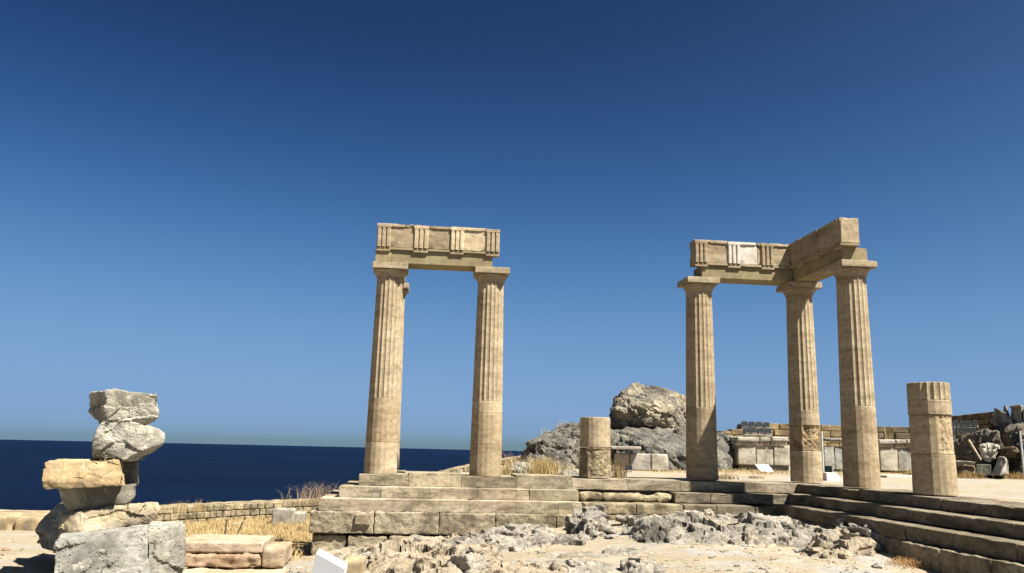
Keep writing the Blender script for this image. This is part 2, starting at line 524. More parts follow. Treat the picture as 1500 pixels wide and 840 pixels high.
# ------------------------------------------------------------------ terrain
FRONT_Y, WING_X = 18.30, 8.55          # front edge of the stylobate, left edge of the wing's stylobate
wall_px = [(-60, 757, 27.0), (120, 748, 30.0), (235, 742.5, 33.0), (350, 737, 36.0), (470, 732.5, 39.0), (560, 714, 42.0),
           (645, 692.5, 45.0), (690, 682, 46.0), (742, 673, 47.0), (775, 668, 48.0)]
WALL = np.array([on_y(*p) for p in wall_px])
def wall_y(x):
    return np.interp(x, WALL[:, 0], WALL[:, 1], left=WALL[0, 1] - 3, right=60.0)
def zfun(x, y, detail=True):
    x = np.asarray(x, float); y = np.asarray(y, float)
    zb = np.interp(x, [-2, 0, 2, 3.2, 4.2, 5.5], [-1.5, -1.24, -1.10, -0.92, -0.78, -0.72])
    zy = -1.0 + (zb + 1.0) * np.interp(y, [11.5, 17.2], [0.0, 1.0])
    zL = np.interp(y, [8, 11, 13.5, 17, 24, 33, 40, 46], [-1.0, -1.08, -1.25, -1.55, -2.0, -2.42, -2.5, -2.3])
    zs = np.interp(y, [8, 16.2, 17.5, 24, 33, 40], [-1.0, -1.02, -1.6, -2.05, -2.45, -2.6])
    z = zy + (zL - zy) * sstep(-0.3, -2.6, x)
    z = z + (zs - z) * sstep(-4.3, -5.2, x)
    xl = np.where(y < 22, -0.95, -0.95 + (y - 22) * 0.30)
    wid = np.where(y < 22, 0.15, np.clip((y - 21.5) * 0.8, 0.15, 5))
    plat = np.where(y > 18.55, sstep(0, 1, (x - xl + wid) / wid), 0) * sstep(18.5, 18.68, y)
    plat = np.maximum(plat, sstep(WING_X + 0.25, WING_X + 0.42, x))
    zp = -0.045 + 0.02 * sstep(24, 30, y) + 0.55 * sstep(33, 44, y) * sstep(7, 11, x) - 0.5 * sstep(22, 30, y) * sstep(7, 3, x)
    z = z + (zp - z) * plat
    if detail:
        P = np.c_[x.ravel(), y.ravel(), np.zeros(x.size)]
        n = (0.05 * fbm(P * 0.5, 4) + 0.022 * fbm(P * 2.3, 4) + 0.012 * np.clip(ridged(P * 1.6 + 4, 4) - 0.75, 0, 1) * 3).reshape(x.shape)
        z = z + n * (1 - 0.75 * plat)
    yw = wall_y(x)
    cliff = np.clip(y - yw - 0.6, 0, None) * 1.6 + np.clip(np.abs(x - 8) - 48, 0, None) * 1.5 + np.clip(-y - 30, 0, None) * 1.5
    cliff = cliff * (1 + 0.35 * fbm(np.c_[x.ravel() * 0.15, y.ravel() * 0.15, np.zeros(x.size)], 3).reshape(x.shape))
    return np.maximum(z - cliff, -125)
def zg(x, y):
    return float(zfun(np.array([x]), np.array([y]))[0])

def graded(pts):
    out = []
    for (a, b, s) in pts:
        out.append(np.arange(a, b, s))
    return np.concatenate(out + [[pts[-1][1]]])
gx = graded([(-150, -60, 10), (-60, -14, 2.0), (-14, -7, 0.4), (-7, 9.2, 0.085), (9.2, 22, 0.3), (22, 60, 1.5), (60, 150, 10)])
gy = graded([(-120, -40, 10), (-40, 0, 2.0), (0, 9, 0.4), (9, 19.0, 0.085), (19.0, 32, 0.25), (32, 60, 1.0), (60, 170, 8)])
GX, GY = np.meshgrid(gx, gy)
GZ = zfun(GX, GY)
nx, ny = len(gx), len(gy)
ii = np.arange(nx * ny).reshape(ny, nx)
quads = np.stack([ii[:-1, :-1], ii[:-1, 1:], ii[1:, 1:], ii[1:, :-1]], -1).reshape(-1, 4)
ground = structure(obj('ground', (np.c_[GX.ravel(), GY.ravel(), GZ.ravel()], quads), 'ground', smooth=True, origin=(0, 0, -1)))
straw_f = sstep(-1.6, -2.4, GX) * sstep(13.2, 14.6, GY) * (1 - sstep(-4.2, -4.8, GX) * sstep(17.5, 16.6, GY))
straw_f = np.maximum(straw_f, 0.55 * sstep(24.0, 27.0, GY) * sstep(15.0, 11.0, GX))
straw_f = np.maximum(straw_f, 0.75 * sstep(16.5, 17.2, GX) * sstep(26.6, 27.4, GY))
at = ground.data.attributes.new('straw', 'FLOAT', 'POINT')
at.data.foreach_set('value', np.clip(straw_f, 0, 1).ravel().astype(np.float32))

# sea: a cap of the globe, 116 m below, out past the true horizon
rings = np.concatenate([[20, 60, 120], np.geomspace(200, 60000, 40)])
NS = 128
V = [(0, 0, -116.0)]
for r in rings:
    for k in range(NS):
        a = 2 * math.pi * k / NS
        V.append((r * math.cos(a), r * math.sin(a), -116.0 - r * r / (2 * 6371000.0)))
Q = [[0, 1 + k, 1 + (k + 1) % NS] for k in range(NS)]
for i in range(len(rings) - 1):
    a, b = 1 + i * NS, 1 + (i + 1) * NS
    Q += [[a + k, b + k, b + (k + 1) % NS, a + (k + 1) % NS] for k in range(NS)]
structure(obj('sea', (V, Q), 'sea', smooth=True, origin=(0, 0, -116)))

# ------------------------------------------------------------------ stepped platform
plat = thing('stepped_platform', 'stepped limestone platform of pale blocks carrying the colonnade', 'platform', (4, 18.8, -0.75))
rnd = random.Random(3)
Z1, Z2, Z3 = -0.235, -0.458, -0.70
T = 0.40
def tint(a=0.10):
    k = 1 + rnd.uniform(-a, a); return (k, k * (1 + rnd.uniform(-0.02, 0.02)), k * (1 + rnd.uniform(-0.05, 0.04)))
def dark(k, a=0.1):  # tint scaled down to deepen the shade on the steps by the wing
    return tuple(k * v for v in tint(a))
def px_x(px, py, y):
    return on_y(px, py, y)[0]
G = 0.0012
# stylobate, front row
edges = [-1.14, px_x(600, 692, FRONT_Y) - 0.02, px_x(676, 694, FRONT_Y), px_x(756, 696, FRONT_Y), px_x(838, 698, FRONT_Y), px_x(918, 702, FRONT_Y), px_x(997, 706, FRONT_Y),
         6.62, 7.55, WING_X + 0.9]
lift = [0.0, 0.045, 0.0, 0.0, 0.04, -0.005, -0.005, -0.02, -0.03]
lift = [0.0, 0.05, 0.0, 0.045, -0.01, 0.0, -0.02, -0.015, -0.02]
for i in range(len(edges) - 1):
    obj('step_block', block(edges[i] + G, edges[i + 1] - G, FRONT_Y, FRONT_Y + 1.0, Z1 + G, lift[i], r=0.008, cell=0.16, amp=0.006, seed=i, chip=0.03),
        'step', plat, True, tint(0.2))
# second step, front
e2 = [-1.505, -0.65, 0.35, 1.35, 2.45, px_x(848, 720, 17.93)]
for i in range(len(e2) - 1):
    obj('step_block', block(e2[i] + G, e2[i + 1] - G, FRONT_Y - T, FRONT_Y + 0.2, Z2 + G, Z1, r=0.008, cell=0.16, amp=0.006, seed=20 + i, chip=0.03), 'step', plat, True, tint(0.2))
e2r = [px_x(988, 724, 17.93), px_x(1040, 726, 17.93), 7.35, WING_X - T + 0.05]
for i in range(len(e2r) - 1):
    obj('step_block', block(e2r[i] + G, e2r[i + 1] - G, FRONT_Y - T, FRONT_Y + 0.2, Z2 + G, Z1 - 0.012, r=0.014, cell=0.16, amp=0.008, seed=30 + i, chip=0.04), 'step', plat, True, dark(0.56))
# broken stretch of the second step: rough stones
rub = [(849, 884, 0.0), (885, 943, -0.02), (941, 966, -0.05), (962, 985, 0.0)]
for i, (a, b, dz) in enumerate(rub):
    xa, xb = px_x(a, 722, 18.0), px_x(b, 722, 18.0)
    obj('rubble_stone', block(xa, xb, FRONT_Y - T + 0.12, FRONT_Y + 0.15, Z2 + 0.002, Z1 - 0.04 + dz, r=0.07, cell=0.045, amp=0.05, freq=5, seed=40 + i),
        'coarse', plat, True, (1.15, 1.15, 1.1))
# third step, front
e3 = [-1.86, -1.25, 0.0, 1.15, 2.1, 3.0, px_x(853, 738, 17.56)]
for i in range(len(e3) - 1):
    obj('step_block', block(e3[i] + G, e3[i + 1] - G, FRONT_Y - 2 * T, FRONT_Y - T + 0.3, Z3 + G, Z2, r=0.008, cell=0.16, amp=0.006, seed=50 + i, chip=0.03), 'step', plat, True, tint(0.2))
e3r = [px_x(856, 738, 17.56), px_x(932, 740, 17.56), px_x(1000, 742, 17.56)]
for i in range(len(e3r) - 1):
    obj('rubble_stone', block(e3r[i] + G, e3r[i + 1] - G, FRONT_Y - 2 * T + 0.03, FRONT_Y - T + 0.3, Z3 + G, Z2 - 0.012, r=0.03, cell=0.05, amp=0.03, freq=6, seed=60 + i),
        'coarse', plat, True, (1.1, 1.08, 1.02))
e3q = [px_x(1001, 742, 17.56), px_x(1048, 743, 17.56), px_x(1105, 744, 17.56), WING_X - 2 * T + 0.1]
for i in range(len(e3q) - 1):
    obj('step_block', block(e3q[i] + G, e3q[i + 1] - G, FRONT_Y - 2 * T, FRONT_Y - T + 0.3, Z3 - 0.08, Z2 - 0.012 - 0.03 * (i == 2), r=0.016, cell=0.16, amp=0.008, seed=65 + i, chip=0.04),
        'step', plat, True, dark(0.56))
# foundation courses, rough, front left
f1 = [-2.0, -0.74, px_x(643, 765, 17.35), px_x(726, 765, 17.35), px_x(815, 765, 17.35), px_x(905, 765, 17.35), px_x(990, 765, 17.35)]
for i in range(len(f1) - 1):
    obj('foundation_block', block(f1[i] + 0.006, f1[i + 1] - 0.006, FRONT_Y - 2 * T - 0.14, FRONT_Y - 2 * T + 0.6, -1.13 + 0.012, Z3, r=0.024, cell=0.03, amp=0.035, freq=9, seed=70 + i),
        'coarse', plat, True, tint(0.06))
obj('foundation_block', block(-1.12, -0.80, FRONT_Y - 2 * T - 0.21, FRONT_Y - 2 * T - 0.07, -0.95, Z3 - 0.03, r=0.03, cell=0.04, amp=0.025, freq=5, seed=80), 'coarse', plat, True, (0.9, 0.88, 0.85))
f2 = [-1.95, -1.25, -0.45, 0.5]
for i in range(len(f2) - 1):
    obj('foundation_block', block(f2[i] + 0.015, f2[i + 1] - 0.02, FRONT_Y - 2 * T - 0.06 - 0.05 * i, FRONT_Y - 2 * T + 0.6, -1.62, -1.16, r=0.03, cell=0.032, amp=0.04, freq=8, seed=84 + i),
        'coarse', plat, True, tint(0.06))
# left return of the steps
for k, (x0, zt, zb, x1) in enumerate([(-1.14, -0.012, Z1, -0.2), (-1.505, Z1 - 0.008, Z2, -0.7), (-1.86, Z2 - 0.008, Z3, -1.1), (-2.0, Z3 - 0.01, -1.5, -1.2)]):
    yy = FRONT_Y + 1.0 if k == 0 else FRONT_Y + (0.2, -0.07, -0.14)[k - 1] + 0.005 + (0, 0, 0)[k - 1]
    y0 = [FRONT_Y + 1.005, FRONT_Y + 0.205, FRONT_Y - T + 0.305, FRONT_Y - 2 * T + 0.605][k]
    ys = [y0, y0 + 0.55, y0 + 1.2, 20.9 + 0.2 * k, 22.2]
    for i in range(len(ys) - 1):
        dx = 0.0 if i % 2 == 0 else 0.02
        obj('step_block', block(x0 + dx, x1, ys[i] + G, ys[i + 1] - G, zb + G, zt - 0.01 * (i % 2), r=0.014, cell=0.2, amp=0.008, seed=90 + 5 * k + i), 'step', plat, True, tint(0.2))
# wing: three steps running toward the viewer, looking to -x; shade put into their dark tint
wy = [FRONT_Y, 17.05, 15.7, 14.45, 13.1, 11.9, 10.6, 9.3, 8.0, 6.6]
for i in range(len(wy) - 1):
    a, b = wy[i + 1], wy[i]
    if i == 0:
        b = FRONT_Y - G
    rr = 0.008 if i < 4 else 0.022
    am = 0.006 if i < 4 else 0.014
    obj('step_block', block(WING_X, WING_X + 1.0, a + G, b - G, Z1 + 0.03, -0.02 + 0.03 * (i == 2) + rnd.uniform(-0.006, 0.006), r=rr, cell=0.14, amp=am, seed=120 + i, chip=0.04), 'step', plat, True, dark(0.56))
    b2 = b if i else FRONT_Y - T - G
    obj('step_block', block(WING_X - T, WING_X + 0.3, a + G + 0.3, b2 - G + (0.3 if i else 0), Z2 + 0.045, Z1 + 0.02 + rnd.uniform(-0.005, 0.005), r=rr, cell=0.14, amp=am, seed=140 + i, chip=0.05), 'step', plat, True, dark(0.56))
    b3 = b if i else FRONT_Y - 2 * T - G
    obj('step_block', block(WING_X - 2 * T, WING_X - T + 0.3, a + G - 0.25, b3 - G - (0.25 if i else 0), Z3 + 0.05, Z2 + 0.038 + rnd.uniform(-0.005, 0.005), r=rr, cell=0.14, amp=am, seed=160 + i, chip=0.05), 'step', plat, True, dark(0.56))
fy = [12.75, 11.75, 10.65, 9.5, 8.2, 6.6]
for i in range(len(fy) - 1):
    obj('foundation_block', block(WING_X - 2 * T - 0.16, WING_X - 2 * T + 0.6, fy[i + 1] + 0.01, fy[i] - 0.01, -1.15, Z3 + 0.046, r=0.028, cell=0.04, amp=0.03, freq=6, seed=180 + i), 'coarse', plat, True, tint(0.06))
obj('foundation_block', block(WING_X - 2 * T - 0.02, WING_X - 2 * T + 0.6, 12.8, FRONT_Y - 2 * T - 0.1, -1.15, Z3 + 0.046, r=0.04, cell=0.1, amp=0.02, freq=4, seed=188), 'coarse', plat, True)

# ------------------------------------------------------------------ columns
R0, RT, ZT = 0.357, 0.2975, 4.30
ZF = 1.62
def col_r(z):
    t = z / ZT
    return R0 + (RT - R0) * (t ** 1.15)
def drum(cx, cy, z0, z1, kind, patch=None, seed=0.0, grow=0.0, ecc=0.0):
    """One drum: 'facet' (20 flat sides) or 'flute' (20 hollow channels). patch=(angle centre, half width, depth) of broken surface."""
    NF, SUB = 20, 6
    n = NF * SUB
    dz = 0.03 if patch else 0.25
    zs = np.concatenate([[z0, z0 + 0.010], np.linspace(z0 + 0.03, z1 - 0.03, max(2, int((z1 - z0) / dz))), [z1 - 0.010, z1]])
    th = 2 * math.pi * (np.arange(n) / n)
    t = ((np.arange(n) % SUB) / SUB) * 2 - 1
    fac = math.cos(math.pi / NF) / np.cos(t * math.pi / NF)
    V = []
    for iz, z in enumerate(zs):
        r = col_r(z) + grow
        if kind == 'flute':
            prof = 1 - 0.062 * (1 - np.abs(t) ** 2.2)
        else:
            prof = fac
        ch = 0.007 if iz in (0, len(zs) - 1) else 0.0
        rr = r * prof - ch
        P = np.c_[cx + rr * np.cos(th), cy + rr * np.sin(th), np.full(n, z)]
        if patch is not None:
            a0, aw, dep = patch
            da = np.abs((th - a0 + math.pi) % (2 * math.pi) - math.pi)
            w = sstep(aw, aw * 0.75, da + 0.25 * fbm(P * 3 + seed, 3))
            wz = sstep(z0, z0 + 0.05, z) * sstep(z1 + 0.01, z1 - 0.05, z)
            k = w * dep * (0.6 + 1.0 * ridged(P * 7 + seed, 4) - 0.4) * max(wz, 0.25)
            k = k + w * 0.012 * fbm(P * 22, 3)
            rr = rr - k
        rr = rr + 0.0035 * fbm(P * 4 + seed, 3)
        V.append(np.c_[cx + rr * np.cos(th), cy + rr * np.sin(th), np.full(n, z)])
    V = np.concatenate(V)
    m = len(zs)
    Q = [[i * n + k, i * n + (k + 1) % n, (i + 1) * n + (k + 1) % n, (i + 1) * n + k] for i in range(m - 1) for k in range(n)]
    Q.append(list(range(n))[::-1]); Q.append([(m - 1) * n + k for k in range(n)])
    return V, Q
def lathe(cx, cy, prof, n=64):
    V, Q = [], []
    for r, z in prof:
        V += [(cx + r * math.cos(2 * math.pi * k / n), cy + r * math.sin(2 * math.pi * k / n), z) for k in range(n)]
    for i in range(len(prof) - 1):
        Q += [[i * n + k, i * n + (k + 1) % n, (i + 1) * n + (k + 1) % n, (i + 1) * n + k] for k in range(n)]
    Q.append(list(range(n))[::-1]); Q.append([(len(prof) - 1) * n + k for k in range(n)])
    return np.array(V), Q
AB0, AB1, ABH = 4.488, 4.63, 0.395
def column(label, x, y, drums, capital=True, zb=0.0, tn=(1, 1, 1), seed=0):
    t = thing('doric_column', label, 'column', (x, y, zb), 'doric columns of the stoa')
    for i, d in enumerate(drums):
        z0, z1, kind, dt = d[:4]
        patch = d[4] if len(d) > 4 else None
        grow = d[5] if len(d) > 5 else 0.0
        z0 = zb if i == 0 else z0
        obj('drum', drum(x, y, z0, z1, kind, patch, seed * 3.1 + i, grow), 'coarse' if patch and patch[2] > 0.03 else 'ashlar', t,
            False, tuple(a * b for a, b in zip(dt, tn)))
    if capital:
        e = obj('capital', lathe(x, y, [(RT * 0.97, ZT), (RT + 0.003, ZT + 0.01), (RT + 0.003, ZT + 0.025), (RT + 0.014, ZT + 0.03), (RT + 0.018, ZT + 0.05), (RT + 0.04, ZT + 0.095),
                                         (RT + 0.066, ZT + 0.135), (RT + 0.082, ZT + 0.16), (RT + 0.084, ZT + 0.175), (RT + 0.07, AB0 - 0.001)]), 'ashlar', t, True, tuple(0.92 * a for a in tn))
        obj('abacus', block(x - ABH, x + ABH, y - ABH, y + ABH, AB0, AB1 - 0.003, r=0.008, cell=0.2, amp=0.004, seed=seed, chip=0.02), 'ashlar', e, True, tuple(0.95 * a for a in tn))
    return t
L1, D1, N1 = (1.2, 1.17, 1.12), (0.9, 0.86, 0.8), (1.04, 1.02, 0.98)
cx = [-0.717, 1.575, 4.032, 6.511, 8.993]
CY = 18.752
column('full height fluted column at the end of the two-column portico, streaky brown band low on its shaft', cx[0], CY,
       [(0, 0.67, 'facet', L1), (0.67, ZF, 'facet', (0.98, 0.92, 0.84)), (ZF, ZT, 'flute', N1)], zb=0.0, seed=1)
column('full height fluted column of the two-column portico, on the side of the stumpy drum pair', cx[1], CY,
       [(0, 1.36, 'facet', (0.95, 0.9, 0.82)), (1.36, ZF, 'facet', (1.22, 1.2, 1.15)), (ZF, ZT, 'flute', N1)], seed=2)
column('column mostly hidden straight behind the two-column portico, its capital edge peeping out', -0.717, 21.15,
       [(0, 0.67, 'facet', N1), (0.67, ZF, 'facet', N1), (ZF, ZT, 'flute', N1)], zb=-0.02, seed=3)
column('short column stump of two drums, the lower one rough and eroded, before the boulders', cx[2], CY,
       [(0, 0.66, 'facet', (1.1, 1.05, 0.95), (-1.35, 0.95, 0.035)), (0.67, 1.335, 'facet', (1.0, 0.97, 0.92), None, -0.004)], capital=False, zb=-0.012, seed=4)
column('fluted column carrying the free end of the L-shaped entablature, beside the big boulder', cx[3], CY,
       [(0, 0.64, 'facet', (0.86, 0.83, 0.77)), (0.64, ZF, 'facet', (0.84, 0.81, 0.74)), (ZF, ZT, 'flute', (0.98, 0.95, 0.9))], zb=-0.02, seed=5)
column('corner column under the L-shaped entablature with an orange eroded drum low down', cx[4], CY,
       [(0, 0.70, 'facet', N1), (0.705, 1.28, 'facet', (1.25, 1.1, 0.92), (-1.25, 0.95, 0.05)), (1.285, ZF, 'facet', N1), (ZF, ZT, 'flute', N1)], zb=-0.02, seed=6)
column('tallest looking fluted column carrying the forward end of the L-shaped entablature above the side steps', 9.022, 16.38,
       [(0, ZF, 'facet', (0.98, 0.93, 0.86)), (ZF, ZT, 'flute', N1)], zb=-0.02, seed=7)
column('broken half height column with cracked drum standing alone above the side steps', 9.023, 13.951,
       [(0, 0.69, 'facet', (0.98, 0.94, 0.86)), (0.695, 1.36, 'facet', (1.05, 1.0, 0.9), (-1.1, 0.75, 0.022)), (1.365, ZF, 'facet', (1.0, 0.96, 0.9), None, 0.012),
        (ZF, 1.93, 'flute', (0.98, 0.95, 0.9), None, 0.012)], capital=False, zb=-0.02, seed=8)

# ------------------------------------------------------------------ entablatures
def triglyph(u, w, z0, z1):
    """three flat bars parted by V grooves, with a plain head band; local (along, outward, up)."""
    h = w / 2; b = w / 6.4
    prof = [(-h, 0.0), (-h + b * 0.55, 0.03)]
    xs = [-h + b * 0.55]
    for k in (-1, 0, 1):
        c = k * (w / 3.0)
        if k > -1:
            prof += [(c - w / 6.0, 0.0)]
        prof += [(c - b * 0.62, 0.042), (c + b * 0.62, 0.042)]
    prof += [(h, 0.0)]
    prof = [(a, d) for a, d in prof if True]
    prof = [(-h, 0.0)] + prof[2:]
    zt = z1 - 0.075
    n = len(prof)
    V = [(u + a, d, z0) for a, d in prof] + [(u + a, d, zt) for a, d in prof]
    V += [(u - h, -0.05, z0), (u + h, -0.05, z0), (u - h, -0.05, zt), (u + h, -0.05, zt)]
    Q = [[i + 1, i, n + i, n + i + 1] for i in range(n - 1)]
    Q += [[2 * n, 0] + [], ][:0]
    Q += [[0, 2 * n, 2 * n + 2, n], [2 * n + 1, n - 1, 2 * n - 1, 2 * n + 3]]
    Q += [[2 * n] + list(range(n)) + [2 * n + 1], ([2 * n + 2] + list(range(n, 2 * n)) + [2 * n + 3])[::-1]]
    Q = [q[::-1] for q in Q]
    cap = block(u - h - 0.004, u + h + 0.004, -0.05, 0.046, zt, z1 - 0.002, r=0.006, cell=0.2, amp=0.002)
    return join((np.array(V), Q), cap)
FR0, FR1 = 4.985, 5.53
def entablature(t, axis, face, a0, a1, f0, f1_, glyphs, tints, arch_depth=0.58, fr_depth=0.36, pieces=None, arch_cuts=(), over=0.0):
    """architrave, fillet, regulae and frieze with triglyphs; face = world plane of the architrave face."""
    cuts = [a0] + list(arch_cuts) + [a1]
    for i in range(len(cuts) - 1):
        o_ = 0.012 if (i == 0 and arch_cuts) else 0.0
        obj('architrave', orient(block(cuts[i], cuts[i + 1] - 0.003, -arch_depth, o_, AB1, 4.925, r=0.007, cell=0.25, amp=0.004, seed=a0 + i, chip=0.02), face, axis),
            'beam', t, True, tints[0] if i else tints[1])
    obj('fillet', orient(block(f0, f1_ - 0.002, -fr_depth + 0.06, 0.045 + over * 1.3, 4.928, FR0 - 0.003, r=0.006, cell=0.3, amp=0.004, chip=0.02), face, axis), 'ashlar', t, True, (0.8, 0.78, 0.74))
    ps = pieces or [f0, f1_]
    for i in range(len(ps) - 1):
        mt, tt = tints[2][i]
        obj('frieze_block', orient(block(ps[i] + 0.002, ps[i + 1] - 0.002, -fr_depth + 0.06, 0.03 + over, FR0, FR1 - (0.012 if axis == 'row' else 0.04) * (i % 2), r=0.010, cell=0.06, amp=0.010, freq=5, seed=a0 + 7 * i, chip=0.07), face, axis), mt, t, True, tt)
        obj('crown_band', orient(block(ps[i] + 0.004, ps[i + 1] - 0.004, over, 0.055 + over, FR1 - 0.075, FR1 - 0.016, r=0.006, cell=0.06, amp=0.006, freq=6, seed=i, chip=0.06), face, axis), mt, t, True, tt)
    for u, w, mt, tt in glyphs:
        V_, Q_ = triglyph(u, w, FR0 + 0.002, FR1 - 0.02)
        V_ = V_ + np.array([0, 0.031 + over, 0])
        obj('triglyph', orient((V_, Q_), face, axis), mt, t, False, tt)
        obj('regula', orient(block(u - w / 2, u + w / 2, 0.002, 0.05 + over, 4.885, 4.927, r=0.005, cell=0.3, amp=0.003), face, axis), 'ashlar', t, True, (0.85, 0.83, 0.8))

Wt = (1.0, 1.0, 1.0)
YF = CY - 0.30
t = thing('entablature', 'straight stone entablature with triglyphs bridging the two-column portico', 'entablature', (0.4, CY, AB1), 'entablatures on the columns')
entablature(t, 'row', YF, -1.065, 1.575, -1.05, 1.725,
            [(-0.895, 0.31, 'ashlar', (0.95, 0.93, 0.9)), (-0.06, 0.33, 'ashlar', (1.35, 1.33, 1.28)), (0.755, 0.31, 'ashlar', (1.5, 1.5, 1.45)), (1.565, 0.31, 'ashlar', (0.98, 0.95, 0.92))],
            [(1, 1, 1), (1.12, 1.1, 1.08), [('ashlar', (0.9, 0.88, 0.84)), ('ashlar', (0.86, 0.84, 0.8)), ('ashlar', (1.28, 1.26, 1.2))]],
            pieces=[-1.05, -0.08, 0.60, 1.725], arch_cuts=(-0.70,))
# return running back to the hidden column
obj('architrave', block(-1.01, -0.43, CY + 0.285, 21.5, AB1, 4.925, r=0.007, cell=0.4, amp=0.004), 'beam', t, True)
obj('frieze_block', block(-1.0, -0.64, CY + 0.07, 21.4, 4.93, FR1 - 0.02, r=0.01, cell=0.3, amp=0.006), 'ashlar', t, True)

t = thing('entablature', 'L-shaped stone entablature with one bright white patched frieze panel', 'entablature', (8.2, CY - 0.6, AB1), 'entablatures on the columns')
XW = 9.0 - 0.28
entablature(t, 'row', YF, 6.49, 8.714, 6.305, 8.675,
            [(6.47, 0.31, 'ashlar', (0.95, 0.93, 0.9)), (7.27, 0.31, 'plaster', (1.05, 1.05, 1.05)), (8.09, 0.31, 'ashlar', (1.0, 0.98, 0.94))],
            [(1, 1, 1), (1, 1, 1), [('ashlar', (0.9, 0.87, 0.82)), ('plaster', Wt), ('ashlar', (1.0, 0.97, 0.92))]],
            pieces=[6.305, 7.12, 7.84, 8.675])
# architrave and frieze continue over the corner
obj('architrave', block(XW + 0.003, 9.28, YF + 0.003, CY + 0.28, AB1, 4.925, r=0.007, cell=0.4, amp=0.004), 'beam', t, True)
obj('frieze_block', block(8.68, 9.03, YF - 0.02, YF + 0.30, FR0, FR1 - 0.01, r=0.01, cell=0.2, amp=0.006), 'ashlar', t, True)
# wing: local along-axis is -y
entablature(t, 'wing', XW, -(YF - 0.002), -16.12, -(YF - 0.06), -15.98,
            [(-17.92, 0.30, 'ashlar', (0.9, 0.88, 0.85)), (-17.12, 0.30, 'ashlar', (0.9, 0.88, 0.85)), (-16.22, 0.30, 'ashlar', (0.95, 0.93, 0.9))],
            [(1, 1, 1), (1, 1, 1), [('ashlar', (0.9, 0.88, 0.84)), ('ashlar', (0.85, 0.83, 0.8)), ('ashlar', (0.98, 0.95, 0.9))]],
            arch_depth=0.56, fr_depth=0.38, over=0.05, pieces=[-(YF - 0.06), -17.78, -17.0, -15.98])

